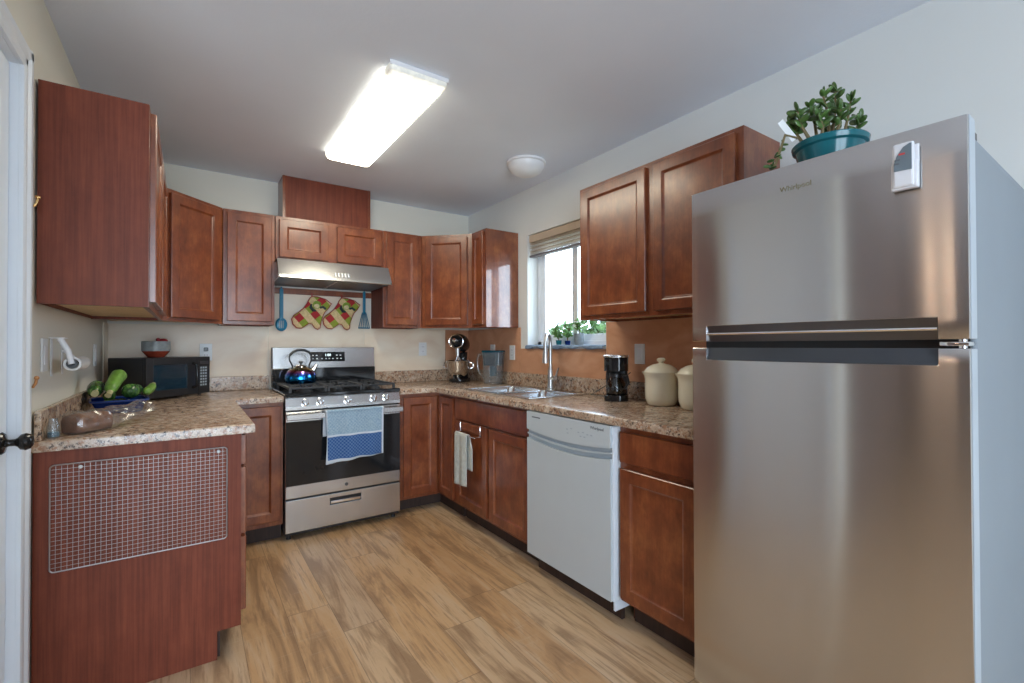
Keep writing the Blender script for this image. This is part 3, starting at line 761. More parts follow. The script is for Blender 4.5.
# control panel
bm = new_bm(); prism(bm, [(0.0, 0.808), (0.0, 0.830), (0.018, 0.888), (0.06, 0.888), (0.06, 0.808)], 0.002, RW-0.002, 'x', 0.002); cp = make('control_panel', bm, 'steel', t)
for kx in (-1.543, -1.454, -1.283, -1.110, -1.023):
    bm = new_bm(); x = kx-RX0
    mt = Matrix.Translation((x, 0.0065, 0.851)) @ Matrix.Rotation(math.radians(90-17), 4, 'X')
    lathe(bm, [(0, 0), (0.024, 0), (0.024, 0.006), (0.0185, 0.008), (0.0175, 0.026), (0.015, 0.030), (0, 0.031)], n=24, mat=mt)
    bb = new_bm(); box(bb, -0.0045, 0.0045, -0.0185, 0.0185, 0.028, 0.036, 0.001); bb.transform(mt)
    tmp = bpy.data.meshes.new('k'); bb.to_mesh(tmp); bm.from_mesh(tmp); bb.free(); bpy.data.meshes.remove(tmp)
    make('knob', bm, 'chrome', cp, smooth=True)
# cooktop
bm = new_bm(); box(bm, 0.0, RW, 0.0, D-0.07, 0.8885, 0.912, 0.006)
ck = make('cooktop', bm, 'black_gloss', t)
def grate(x0, x1):
    bm = new_bm(); y0, y1 = 0.035, D-0.105; z0, z1 = 0.934, 0.948
    for x in (x0, x1-0.014): box(bm, x, x+0.014, y0, y1, z0, z1, 0.003)
    for y in (y0, (y0+y1)/2-0.007, y1-0.014): box(bm, x0+0.012, x1-0.012, y, y+0.014, z0, z1, 0.003)
    xm = (x0+x1)/2
    box(bm, xm-0.006, xm+0.006, y0+0.012, y0+0.10, z0, z1, 0.002); box(bm, xm-0.006, xm+0.006, (y0+y1)/2-0.08, (y0+y1)/2+0.08, z0, z1, 0.002); box(bm, xm-0.006, xm+0.006, y1-0.10, y1-0.012, z0, z1, 0.002)
    for y in ((y0*3+y1)/4, (y0+3*y1)/4):
        box(bm, x0+0.012, x0+0.07, y-0.006, y+0.006, z0, z1, 0.002); box(bm, x1-0.07, x1-0.012, y-0.006, y+0.006, z0, z1, 0.002)
    for x in (x0+0.007, x1-0.007):
        for y in (y0+0.007, y1-0.007): box(bm, x-0.008, x+0.008, y-0.008, y+0.008, 0.911, z0+0.004, 0.002)
    make('grate', bm, 'black_iron', t)
g3 = (RW-0.05)/3
for i in range(3): grate(0.025+i*g3+0.002, 0.025+(i+1)*g3-0.002)
for x, y, r in ((0.14, 0.15, 0.045), (0.14, 0.42, 0.038), (RW/2, 0.285, 0.05), (RW-0.14, 0.15, 0.038), (RW-0.14, 0.42, 0.045)):
    bm = new_bm(); lathe(bm, [(0, 0), (r*1.15, 0), (r*1.1, 0.008), (r*0.85, 0.010), (r*0.85, 0.015), (r*0.8, 0.019), (0, 0.020)], (x, y, 0.9115), 24); make('burner', bm, 'black_iron', ck, smooth=True)
# backguard
BY = -0.112-RF
bm = new_bm(); box(bm, 0.0, RW, BY-0.005, BY+0.055, 0.912, 1.046, 0.003); make('backguard_base', bm, 'black_gloss', t)
bm = new_bm(); box(bm, -0.001, RW+0.001, BY+0.0165, BY+0.060, 1.046, 1.198, 0.004); make('backguard_side', bm, 'black_plastic', t)
bm = new_bm(); prism(bm, [(BY-0.006, 1.046), (BY+0.010, 1.1965), (BY+0.016, 1.1965), (BY+0.016, 1.046)], 0.004, RW-0.004, 'x', 0.001); bg = make('backguard', bm, 'steel', t)
bm = new_bm(); sl = 0.016/0.1505
def bgy(z): return BY-0.006+(z-1.046)*sl
zc = 1.128
tilt = Matrix.Translation((RW/2+0.010, bgy(zc), zc)) @ Matrix.Rotation(-math.atan(sl), 4, 'X')
box(bm, -0.125, 0.125, -0.003, 0.002, -0.036, 0.036, 0.0015); dp = make('display', bm, 'black_gloss', bg, matrix=tilt)
text_mesh('clock_digits', '1:00', 0.026, 'display_glow', dp, tilt @ Matrix.Translation((0.0, -0.0036, 0.012)) @ Matrix.Rotation(PI/2, 4, 'X'))
for x, z in [(x, 0.007) for x in (-0.108, -0.080, 0.065, 0.092)]+[(x, -0.018) for x in (-0.108, -0.078, -0.042, -0.014, 0.010, 0.036, 0.068, 0.096)]:
    bm = new_bm(); box(bm, x-0.006, x+0.006, -0.0038, -0.0028, z, z+0.0065); make('touch_key', bm, 'white_plastic', dp, matrix=tilt)

# kettle
t = thing('kettle', 'round stovetop kettle with an iridescent blue lower half and arched handle', 'kettle', (-1.490, -0.235, 0.9485), math.radians(20))
bm = new_bm(); lathe(bm, [(0, 0), (0.092, 0), (0.100, 0.006), (0.104, 0.03), (0.100, 0.058), (0.086, 0.085), (0.062, 0.104), (0.043, 0.112), (0.042, 0.114), (0, 0.115)], n=40); make('body', bm, 'kettle_iridescent', t, smooth='all')
bm = new_bm(); lathe(bm, [(0.044, 0.112), (0.040, 0.119), (0.025, 0.126), (0.008, 0.129), (0, 0.129)], n=28); lid = make('lid', bm, 'chrome', t, smooth=True)
bm = new_bm(); lathe(bm, [(0, 0.128), (0.006, 0.128), (0.006, 0.136), (0.014, 0.142), (0.014, 0.152), (0, 0.156)], n=16); make('lid_knob', bm, 'black_plastic', lid, smooth=True)
bm = new_bm(); tube(bm, [(0.082, 0, 0.075), (0.10, 0, 0.095), (0.118, 0, 0.125)], 0.012, 14, radii=[0.019, 0.015, 0.011]); make('spout', bm, 'chrome', t, smooth=True)
for sx in (-1, 1):
    bm = new_bm(); tube(bm, [(sx*0.062, 0, 0.100), (sx*0.064, 0, 0.125), (sx*0.083, 0, 0.160), (sx*0.084, 0, 0.188), (sx*0.072, 0, 0.206)], 0.0055, 10); make('handle_bracket', bm, 'black_plastic' if sx > 0 else 'gunmetal', t, smooth=True)
bm = new_bm(); tube(bm, [(-0.080, 0, 0.198), (-0.058, 0, 0.218), (-0.03, 0, 0.229), (0, 0, 0.232), (0.03, 0, 0.229), (0.058, 0, 0.218), (0.080, 0, 0.198)], 0.009, 12); make('handle', bm, 'gunmetal', t, smooth=True)

# ------------------------------------------------------------------ range hood
t = thing('range_hood', 'stainless steel under-cabinet range hood over the gas range', 'range hood', (-1.668, -0.008, 1.640), 0)
HW = 0.754
bm = new_bm()
prism(bm, [(-0.400, 0.152), (-0.472, 0.036), (-0.476, 0.020), (-0.472, 0.016), (-0.455, 0.024), (-0.38, 0.132), (0, 0.132), (0, 0.152)], 0.0, HW, 'x')
prism(bm, [(-0.400, 0.150), (-0.472, 0.036), (-0.476, 0.020), (0, 0.010), (0, 0.150)], 0.0, 0.010, 'x'); prism(bm, [(-0.400, 0.150), (-0.472, 0.036), (-0.476, 0.020), (0, 0.010), (0, 0.150)], HW-0.010, HW, 'x')
make('canopy', bm, 'steel', t)
for a, b in ((0.014, HW/2-0.006), (HW/2+0.006, HW-0.014)):
    bm = new_bm(); prism(bm, [(-0.452, 0.022), (-0.012, 0.012), (-0.012, 0.018), (-0.452, 0.028)], a, b, 'x'); make('grease_filter', bm, 'mesh_filter', t)
bm = new_bm(); prism(bm, [(-0.455, 0.020), (-0.012, 0.010), (-0.012, 0.016), (-0.455, 0.026)], HW/2-0.006, HW/2+0.006, 'x'); make('filter_rail', bm, 'steel', t)
dd = Vector((0, -0.072, -0.116)).normalized(); nn = Vector((0, -0.116, 0.072)).normalized()
for k in range(5):
    c = Vector((HW*0.475+k*0.022, -0.400, 0.152))+dd*0.108
    bm = new_bm(); m = Matrix((Vector((1, 0, 0)), dd, nn)).transposed().to_4x4(); m.translation = c+nn*0.001
    box(bm, -0.005, 0.005, -0.018, 0.018, -0.001, 0.002, 0.001); make('switch_button', bm, 'white_plastic', t, matrix=m)
# wooden rail under the cabinet holding the utensils
tag(make('utensil_rail', box(new_bm(), -1.666, -0.918, -0.030, -0.0075, 1.596, 1.639, 0.002), 'cherry'), 'red-brown wooden rail on the wall under the range hood', 'rail')

# hanging utensils and mitts
def mitt(cx, tilt, label):
    t = thing('oven_mitt', label, 'oven mitt', (cx, -0.044, 1.597), 0, 'oven mitts under the range hood')
    # outline in px-like units: cuff at top right, hand to lower left, thumb down
    P_ = [(0.0, -0.012), (0.045, -0.014), (0.105, -0.030), (0.150, -0.062), (0.128, -0.095), (0.098, -0.128), (0.080, -0.165), (0.068, -0.205), (0.062, -0.250), (0.045, -0.262), (0.022, -0.250), (0.004, -0.222), (-0.020, -0.215), (-0.048, -0.235), (-0.078, -0.255), (-0.112, -0.252), (-0.138, -0.225), (-0.146, -0.188), (-0.128, -0.158), (-0.096, -0.136), (-0.062, -0.108), (-0.034, -0.068), (-0.018, -0.034)]
    pts = [Vector((x*0.95, 0, z)) for x, z in P_]
    cen = Vector((0.0, 0, -0.15))
    bm = new_bm()
    def ring(f, y): return [bm.verts.new(Vector((0, y, 0))+ (p if f == 1 else p.lerp(cen if p.x < 0.05 or p.z > -0.14 else Vector((0.045, 0, -0.19)), 1-f))) for p in pts]
    rs = [ring(0.55, -0.013), ring(0.86, -0.0105), ring(0.97, -0.006), ring(1, 0), ring(0.97, 0.006), ring(0.86, 0.0105), ring(0.55, 0.013)]
    for a, b in zip(rs[:-1], rs[1:]):
        for i in range(len(a)):
            j = (i+1) % len(a); bm.faces.new((a[i], a[j], b[j], b[i]))
    for r in (rs[0], rs[-1]):
        f = bm.faces.new(r); bmesh.ops.triangulate(bm, faces=[f])
    make('quilted_body', bm, 'patchwork', t, smooth='all')
    bm = new_bm(); tube(bm, [p*1.0 for p in pts], 0.0045, 6, closed=True); make('binding', bm, 'red_binding', t, smooth=True)
    bm = new_bm(); tube(bm, [(0, 0, -0.012), (-0.004, 0, 0.004), (0.0, 0.0, 0.016), (0.006, 0, 0.004), (0.003, 0, -0.012)], 0.0022, 6); make('hanging_loop', bm, 'red_binding', t)
    # appliqued motif
    bm = new_bm(); prism(bm, [(0.035+0.034*math.cos(a)*(1 if i % 2 else 0.86), -0.075+0.030*math.sin(a)) for i, a in enumerate([2*PI*k/14 for k in range(14)])], -0.0165, -0.010, 'y'); make('motif', bm, 'applique_green', t)
    bm = new_bm(); tube(bm, [(-0.006, -0.015, -0.07), (-0.010, -0.015, -0.095), (0.008, -0.015, -0.118), (0.028, -0.015, -0.122)], 0.009, 8, radii=[0.005, 0.011, 0.012, 0.006]); make('motif', bm, 'applique_dark', t)
    bm = new_bm(); ball(bm, (0.032, -0.0145, -0.085), 0.02, (1.1, 0.3, 0.9)); make('motif', bm, 'applique_cream', t, smooth=True)
    bm = new_bm(); tube(bm, [(0.055, -0.014, -0.095), (0.080, -0.014, -0.090), (0.098, -0.014, -0.105)], 0.009, 8); make('motif', bm, 'applique_dark', t)
    return t
mitt(-1.380, 0, 'left patchwork oven mitt in red, green and tan, next to the slotted spoon')
mitt(-1.160, 0, 'right patchwork oven mitt in red, green and tan, next to the blue spatula')
t = thing('slotted_spoon', 'teal plastic slotted spoon hanging left of the oven mitts', 'spoon', (-1.588, -0.040, 1.640), 0)
bm = new_bm(); box(bm, -0.013, 0.013, -0.004, 0.004, -0.235, -0.012, 0.003); box(bm, -0.006, 0.006, -0.003, 0.003, -0.014, 0.004, 0.002); make('handle', bm, 'teal_plastic', t)
bm = new_bm(); ball(bm, (0, 0, -0.272), 0.05, (0.80, 0.16, 1.0)); make('bowl', bm, 'teal_plastic', t, smooth=True)
bm = new_bm()
for x in (-0.012, 0.0, 0.012): box(bm, x-0.0028, x+0.0028, -0.0105, -0.0065, -0.300, -0.245, 0.001)
make('slots', bm, 'bowl_grey', t)
t = thing('spatula', 'blue slotted spatula hanging right of the oven mitts', 'spatula', (-0.982, -0.040, 1.655), 0)
bm = new_bm(); box(bm, -0.011, 0.011, -0.004, 0.004, -0.180, -0.010, 0.003); box(bm, -0.005, 0.005, -0.003, 0.003, -0.012, 0.003, 0.002); make('handle', bm, 'teal_plastic', t)
bm = new_bm()
for k in range(6):
    f = k/5-0.5; cyl(bm, (f*0.030, 0, -0.178), (f*0.086, 0, -0.300), 0.0028, n=6)
cyl(bm, (-0.017, 0, -0.180), (0.017, 0, -0.180), 0.004, n=8); cyl(bm, (-0.046, 0, -0.302), (0.046, 0, -0.302), 0.005, n=8)
make('slotted_blade', bm, 'teal_plastic', t)

# ------------------------------------------------------------------ stove towel
t = thing('dish_towel', 'light blue dish towel with a dark blue woven band on the oven handle', 'towel', (-1.436, -0.7255, 0.469), 0)
def tw(u, v):
    x = 0.374*u + 0.008*math.sin(v*5)*(1-u)
    # v 0..1 : front hem up, over the bar, down the back
    Lf, La, Lb = 0.322, 0.05, 0.16
    s_ = v*(Lf+La+Lb)
    dz = -0.012*(1-u)
    if s_ < Lf: y = -0.004-0.012*math.sin(u*17+1)*(1-s_/Lf)**0.7 - 0.006*math.sin(u*7)*(1-s_/Lf); z = 0.005+s_+dz*(1-s_/Lf)+0.012*u*(1-s_/Lf)
    elif s_ < Lf+La:
        a = PI*(s_-Lf)/La; y = 0.0105-0.0195*math.cos(a); z = 0.324+0.008*math.sin(a)
    else: y = 0.030+0.002*math.sin(u*9); z = 0.324-(s_-Lf-La)
    return (x, y, z)
bm = new_bm(); sheet(bm, tw, 40, 56)
make('cloth', bm, 'towel_blue', t, smooth='all', solid=0.003)

# towel bar + hand towel on the left sink door
t = thing('over_door_towel_bar', 'thin metal towel bar hooked over the left sink cabinet door', 'towel bar', (FRX-0.020, -0.995, 0.628), 0)
bm = new_bm(); YB = -0.262
for y in (0.0, YB):
    tube(bm, [(0.0, y-0.0, 0.064), (-0.003, y, 0.066), (-0.003, y, 0.0), (-0.045, y, -0.004)], 0.003, 8)
make('bracket', bm, 'chrome', t, smooth=True)
bm = new_bm(); cyl(bm, (-0.045, 0.012, -0.004), (-0.045, YB-0.012, -0.004), 0.0045, n=10); make('bar', bm, 'chrome', t, smooth=True)
t = thing('hand_towel', 'pale grey hand towel hanging on the bar of the sink cabinet door', 'towel', (FRX-0.065, -1.015, 0.624), 0)
def tw2(u, v):
    Lf, La, Lb = 0.335, 0.04, 0.22
    s_ = v*(Lf+La+Lb); y = -0.160*u
    if s_ < Lf: x = -0.010-0.010*abs(math.sin(u*6+0.5))*(1-s_/Lf)**0.5; z = -Lf+s_ + 0.012*u*(1-s_/Lf)
    elif s_ < Lf+La: a = PI*(s_-Lf)/La; x = 0.0-0.010*math.cos(a); z = 0.010*math.sin(a)
    else: x = 0.012; z = -(s_-Lf-La); y -= 0.035*min(1, (s_-Lf-La)/0.08)
    return (x, y, z)
bm = new_bm(); sheet(bm, tw2, 24, 44)
make('cloth', bm, 'fabric_grey', t, smooth='all', solid=0.006)

# ------------------------------------------------------------------ dishwasher
DWX = -0.644
t = thing('dishwasher', 'white built-in dishwasher under the right countertop', 'dishwasher', (DWX, -1.7905, 0), -PI/2)
DWW = 0.619
bm = new_bm(); box(bm, 0.004, DWW-0.002, 0.046, 0.60, 0.10, 0.858, 0.002); make('tub', bm, 'trim_white', t)
def curve_z(x, zend, zmid): u = 2*x/DWW-1; return zmid+(zend-zmid)*u*u
def curved_panel(lo, hi, y0, y1, n=24):
    bm = new_bm(); A = []
    for i in range(n+1):
        x = 0.004+(DWW-0.014)*i/n
        A.append([bm.verts.new((x, y0, lo(x))), bm.verts.new((x, y0, hi(x))), bm.verts.new((x, y1, hi(x))), bm.verts.new((x, y1, lo(x)))])
    for a, b in zip(A[:-1], A[1:]):
        for k in range(4):
            j = (k+1) % 4; bm.faces.new((a[k], a[j], b[j], b[k]))
    bm.faces.new(A[0]); bm.faces.new(A[-1][::-1])
    es = [e_ for e_ in bm.edges if len(e_.link_faces) == 2 and e_.calc_face_angle(0) > 0.8]
    bmesh.ops.bevel(bm, geom=es, offset=0.003, segments=2, affect='EDGES')
    return bm
make('door', curved_panel(lambda x: 0.102, lambda x: curve_z(x, 0.716, 0.690), 0, 0.045), 'dishwasher_white', t, smooth=True)
cpn = make('control_panel', curved_panel(lambda x: curve_z(x, 0.764, 0.742), lambda x: 0.858, -0.002, 0.045), 'dishwasher_white', t, smooth=True)
make('handle_pocket', curved_panel(lambda x: curve_z(x, 0.717, 0.691), lambda x: curve_z(x, 0.763, 0.741), 0.012, 0.044), 'dishwasher_grey', t, smooth=True)
make('handle_lip', curved_panel(lambda x: curve_z(x, 0.738, 0.712), lambda x: curve_z(x, 0.744, 0.720), 0.002, 0.013), 'dishwasher_white', t, smooth=True)
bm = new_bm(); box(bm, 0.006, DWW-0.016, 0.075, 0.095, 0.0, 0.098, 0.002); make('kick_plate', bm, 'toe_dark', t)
bm = new_bm(); box(bm, DWW-0.010, DWW-0.002, 0.010, 0.045, 0.102, 0.852, 0.001); make('side_trim', bm, 'trim_white', t)
bm = new_bm(); box(bm, DWW-0.014, DWW-0.003, 0.020, 0.54, 0.058, 0.0995, 0.001); make('base_rail', bm, 'trim_white', t)
fm = Matrix.Rotation(PI/2, 4, 'X')
text_mesh('brand_lettering', 'Whirlpool', 0.020, 'ink_grey', cpn, Matrix.Translation((0.530, -0.0025, 0.836)) @ fm)
bm = new_bm(); box(bm, 0.050, 0.120, -0.0030, -0.0018, 0.828, 0.834, 0.0005); make('vent_mark', bm, 'ink_grey', cpn)
bm = new_bm()
for x, z in ((0.33, 0.806), (0.36, 0.812), (0.335, 0.788), (0.41, 0.802), (0.425, 0.786), (0.44, 0.806), (0.45, 0.786), (0.47, 0.800), (0.495, 0.800)): box(bm, x-0.006, x+0.006, -0.0028, -0.0018, z-0.0025, z+0.0025)
make('key_marks', bm, 'dishwasher_grey', cpn)

# ------------------------------------------------------------------ refrigerator
FA = 0.012; FW = 0.692; FH = 1.722
t = thing('refrigerator', 'tall stainless steel top-freezer refrigerator at the right edge', 'refrigerator', (-0.733, -2.857, 0), -PI/2+FA)
FD = 0.714
bm = new_bm(); box(bm, 0.006, FW-0.003, 0.084, FD, 0.03, FH-0.032, 0.006); make('body', bm, 'fridge_paint', t)
bm = new_bm(); box(bm, 0.012, FW-0.012, 0.074, 0.086, 0.05, FH-0.04); make('gasket', bm, 'black_plastic', t)
for x in (0.06, FW-0.06):
    for y in (0.14, FD-0.06):
        bm = new_bm(); cyl(bm, (x, y, 0), (x, y, 0.032), 0.02); make('foot', bm, 'black_plastic', t)
NX0, NX1 = 0.054, 0.640
def fdoor(z0, z1, notch_top):
    """bowed front skin with a scooped pull on the top or bottom edge"""
    bm = new_bm(); n = 26
    nz0, nz1 = (z1-0.040, z1) if notch_top else (z0, z0+0.052)
    xs = sorted(set([FW*i/n for i in range(n+1)] + [NX0, NX0+0.004, NX1-0.004, NX1, 0.004, FW-0.004, 0.0015, FW-0.0015]))
    zs = sorted(set([z0, z0+0.003, nz0, nz1, z1-0.003, z1] + ([nz0-0.0, nz0+0.004] if notch_top else [nz1-0.004]) + [z0+(z1-z0)*k/6 for k in range(1, 6)]))
    def y(x, z):
        u = 2*x/FW-1; b = 0.010*u*u
        r = 0
        dx = min(x, FW-x)
        if dx < 0.0016: b += (0.0016-dx)*1.6
        if z < z0+0.0025 or z > z1-0.0025: b += 0.002
        if NX0+0.002 < x < NX1-0.002:
            if notch_top and z > nz0+0.002: r = 0.004+0.014*min(1, (z-nz0)/(z1-nz0))
            if not notch_top and z < nz1-0.002: r = 0.004+0.014*min(1, (nz1-z)/(nz1-nz0))
        return b+r
    G = [[bm.verts.new((x, y(x, z), z)) for z in zs] for x in xs]
    for i in range(len(xs)-1):
        for j in range(len(zs)-1): bm.faces.new((G[i][j], G[i+1][j], G[i+1][j+1], G[i][j+1]))
    yb = 0.066
    def back(i, j): return bm.verts.new((xs[i], yb, zs[j]))
    loop = [(i, 0) for i in range(len(xs))] + [(len(xs)-1, j) for j in range(1, len(zs))] + [(i, len(zs)-1) for i in range(len(xs)-2, -1, -1)] + [(0, j) for j in range(len(zs)-2, 0, -1)]
    bv = [back(i, j) for i, j in loop]; n_ = len(loop)
    for k in range(n_):
        a = G[loop[k][0]][loop[k][1]]; c = G[loop[(k+1) % n_][0]][loop[(k+1) % n_][1]]
        bm.faces.new((a, bv[k], bv[(k+1) % n_], c))
    bm.faces.new(bv)
    return bm
ZG0, ZG1 = 1.1975, 1.2195
dF = make('freezer_door', fdoor(ZG1, FH, False), 'fridge_steel', t, smooth=True)
dL = make('refrigerator_door', fdoor(0.075, ZG0, True), 'fridge_steel', t, smooth=True)
# dark scoop liners
def scoop(z0, z1, up, name, par):
    bm = new_bm()
    xs = [NX0+0.003+(NX1-NX0-0.006)*i/20 for i in range(21)]
    def yy(x, f): u = 2*x/FW-1; return 0.010*u*u + 0.0015+0.014*f
    A = []
    for x in xs:
        za, zb = (z1, z0) if up else (z0, z1)   # za = lip (shallow), zb = mouth (deep)
        A.append([bm.verts.new((x, yy(x, 0), za)), bm.verts.new((x, yy(x, 1), zb)), bm.verts.new((x, yy(x, 1)+0.006, zb)), bm.verts.new((x, yy(x, 0)+0.006, za))])
    for a, b in zip(A[:-1], A[1:]):
        for k in range(4): j = (k+1) % 4; bm.faces.new((a[k], a[j], b[j], b[k]))
    bm.faces.new(A[0]); bm.faces.new(A[-1][::-1])
    return make(name, bm, 'handle_dark', par, smooth=True)
scoop(ZG1-0.001, ZG1+0.050, True, 'handle_recess', dF).data.materials[0] = MATS['dark_steel']; scoop(ZG0-0.038, ZG0+0.001, False, 'handle_recess', dL)
bm = new_bm(); tube(bm, [(NX0+0.004+(NX1-NX0-0.008)*i/16, 0.010*(2*(NX0+(NX1-NX0)*i/16)/FW-1)**2+0.006, ZG1+0.024) for i in range(17)], 0.0048, 8); make('handle_strip', bm, 'chrome', dF, smooth=True)
for z0, z1, p in ((ZG1+0.001, FH, dF), (0.076, ZG0-0.001, dL)):
    bm = new_bm(); box(bm, FW-0.0005, FW+0.0015, 0.016, 0.066, z0, z1, 0.0008); make('door_edge', bm, 'fridge_trim', p)
bm = new_bm(); box(bm, FW-0.055, FW-0.004, 0.020, 0.085, ZG0+0.006, ZG1-0.006, 0.002); cyl(bm, (FW-0.016, 0.03, ZG0+0.001), (FW-0.016, 0.03, ZG1-0.001), 0.008); make('hinge', bm, 'chrome', t, smooth=True)
bm = new_bm(); box(bm, FW-0.075, FW-0.006, 0.030, 0.13, FH-0.0325, FH-0.012, 0.003); make('hinge_cover', bm, 'gunmetal', t)
bm = new_bm(); box(bm, 0.02, FW-0.02, 0.09, 0.10, 0.0, 0.07); make('toe_grille', bm, 'black_plastic', t)
text_mesh('brand_lettering', 'Whirlpool', 0.020, 'logo_gold', dF, Matrix.Translation((0.337, -0.0008, 1.6555)) @ fm)
fridge = t
# remote holder on the freezer door
lx = 0.585; yb = 0.010*(2*lx/FW-1)**2
mg = thing('magnetic_remote', 'white remote with a grey face in its holder on the freezer door', 'remote control', (0, 0, 0), 0)
mg.matrix_world = Matrix.Translation((-0.733, -2.857, 0)) @ Matrix.Rotation(-PI/2+FA, 4, 'Z') @ Matrix.Translation((lx, yb-0.0035, 1.632))
bm = new_bm(); box(bm, -0.026, 0.026, -0.016, 0.0, -0.055, 0.012, 0.004); box(bm, -0.026, 0.026, -0.006, 0.0, 0.0, 0.050, 0.003); make('holder', bm, 'magnet_white', mg)
bm = new_bm(); box(bm, -0.021, 0.019, -0.021, -0.006, -0.050, 0.056, 0.005); rm = make('remote_body', bm, 'magnet_white', mg)
bm = new_bm(); prism(bm, [(-0.018, -0.010), (-0.018, 0.006), (-0.012, 0.026), (0.000, 0.044), (0.012, 0.050), (0.016, 0.050), (0.016, -0.012)], -0.0225, -0.0205, 'y'); make('face_panel', bm, 'magnet_grey', rm)
bm = new_bm(); box(bm, -0.008, 0.004, -0.0235, -0.022, 0.026, 0.030); make('indicator', bm, 'red_mark', rm)
bm = new_bm(); box(bm, -0.016, -0.006, -0.0235, -0.022, 0.014, 0.017); box(bm, -0.017, -0.008, -0.0235, -0.022, 0.005, 0.008); make('buttons', bm, 'ink_grey', rm)

# jade plant on the fridge
PX, PY = -0.515, -3.198; PZ = FH-0.0315
t = thing('potted_jade_plant', 'jade plant in a glazed teal pot on top of the refrigerator', 'potted plant', (PX, PY, PZ), 0)
bm = new_bm(); lathe(bm, [(0, 0), (0.056, 0), (0.060, 0.005), (0.076, 0.055), (0.088, 0.103), (0.091, 0.117), (0.099, 0.122), (0.102, 0.135), (0.099, 0.139), (0.090, 0.137), (0.086, 0.124), (0.070, 0.045), (0, 0.04)], n=48)
make('pot', bm, 'teal_glaze', t, smooth=True)
bm = new_bm(); lathe(bm, [(0.080, 0.105), (0.084, 0.122), (0.05, 0.128), (0, 0.130)], n=32); make('soil', bm, 'soil', t, smooth=True)
rnd = random.Random(4)
cr, cu_ = R0, Vector((0, 0, 1))
leaves = new_bm(); stems = new_bm()
def jleaf(p, d, s_):
    d = Vector(d).normalized()
    q = Vector((0, 0, 1)).rotation_difference(d)
    ball(leaves, Vector(p)+d*s_*0.9, s_, (0.55, 0.26, 1.0), (q @ Matrix.Rotation(rnd.uniform(0, PI), 3, 'Z').to_quaternion()).to_matrix(), 8, 6)
def branch(p0, p1, nl=5, s_=0.0175):
    p0 = Vector(p0); p1 = Vector(p1)
    mid = (p0+p1)/2+Vector((rnd.uniform(-.01, .01), rnd.uniform(-.01, .01), 0.005))
    tube(stems, [p0, mid, p1], 0.004, 6, radii=[0.0055, 0.004, 0.003])
    for k in range(nl):
        f = 0.45+0.55*k/(nl-1) if nl > 1 else 1
        q = p0.lerp(mid, f*2) if f < 0.5 else mid.lerp(p1, f*2-1)
        a = k*PI/2+rnd.uniform(-.4, .4)
        for sg in (0, PI):
            jleaf(q, (math.cos(a+sg), math.sin(a+sg), 0.55), s_*rnd.uniform(0.8, 1.15))
    jleaf(p1, (rnd.uniform(-.4, .4), rnd.uniform(-.4, .4), 1), s_); jleaf(p1, (rnd.uniform(-1, 1), rnd.uniform(-1, 1), .6), s_)
R3 = Vector((R0.x, R0.y, 0)); 
def rp(a, b, z):
    z = z-0.030 if z > 0.15 else z*0.8; v = R3*a+Vector((F.x, F.y, 0))*b; return (v.x, v.y, z)
for (a0, a1, z1, b1) in ((0.0, -0.018, 0.325, 0.0), (0.01, 0.028, 0.345, 0.01), (-0.03, -0.045, 0.30, 0.02), (0.03, 0.045, 0.295, -0.03), (-0.06, -0.105, 0.275, -0.01), (-0.07, -0.088, 0.255, 0.03), (0.07, 0.112, 0.262, 0.02), (-0.04, -0.06, 0.245, -0.04), (0.0, 0.0, 0.26, -0.05), (0.03, 0.02, 0.25, 0.05)):
    branch(rp(a0, b1*0.5, 0.172), rp(a1, b1, z1-0.01), 5)
# trailing stem down the left side
tube(stems, [rp(-0.10, 0, 0.185), rp(-0.137, 0, 0.195), rp(-0.150, 0.0, 0.155), rp(-0.165, 0, 0.10), rp(-0.180, 0, 0.065)], 0.004, 6)
for k in range(12):
    f = k/11; a = rnd.uniform(0, 6.28); jleaf(rp(-0.145-0.04*f, 0, 0.175-0.10*f), (math.cos(a), math.sin(a), rnd.uniform(-.6, .4)), 0.012)
make('stems', stems, 'jade_stem', t, smooth=True); make('leaves', leaves, 'jade_leaf', t, smooth=True)
bm = new_bm(); box(bm, -0.011, 0.011, -0.001, 0.001, -0.045, 0.028, 0.0008)
m = Matrix.Translation(rp(-0.135, 0.0, 0.215)) @ Matrix.Rotation(-YAW, 4, 'Z') @ Matrix.Rotation(math.radians(-38), 4, 'Y'); make('plant_tag', bm, 'white_plastic', t, matrix=m)

# ------------------------------------------------------------------ ceiling lights
t = thing('fluorescent_ceiling_light', 'long lit fluorescent wraparound light on the ceiling', 'ceiling light', (-1.315, -1.355, H), 0)
bm = new_bm(); box(bm, -0.120, 0.120, -0.560, 0.560, -0.014, -0.001, 0.002); box(bm, -0.136, 0.136, -0.576, -0.566, -0.020, -0.001, 0.002); box(bm, -0.136, 0.136, 0.566, 0.576, -0.020, -0.001, 0.002); make('housing', bm, 'lamp_white', t)
bm = new_bm()
def lring(k, z, r): return [bm.verts.new(p) for p in rrect(-0.136+k, 0.136-k, -0.574+k, 0.574-k, r, z)]
rs = [lring(0.0, -0.012, 0.02), lring(0.0, -0.028, 0.02), lring(0.006, -0.040, 0.022), lring(0.020, -0.048, 0.02), lring(0.05, -0.052, 0.02)]
for a, b in zip(rs[:-1], rs[1:]):
    for i in range(len(a)): j = (i+1) % len(a); bm.faces.new((a[i], a[j], b[j], b[i]))
bm.faces.new(rs[0]); bm.faces.new(rs[-1])
make('diffuser', bm, 'tube_diffuser', t, smooth=True)
t = thing('dome_ceiling_light', 'unlit round white dome light on the ceiling near the window', 'ceiling light', (-0.318, -1.348, H), 0)
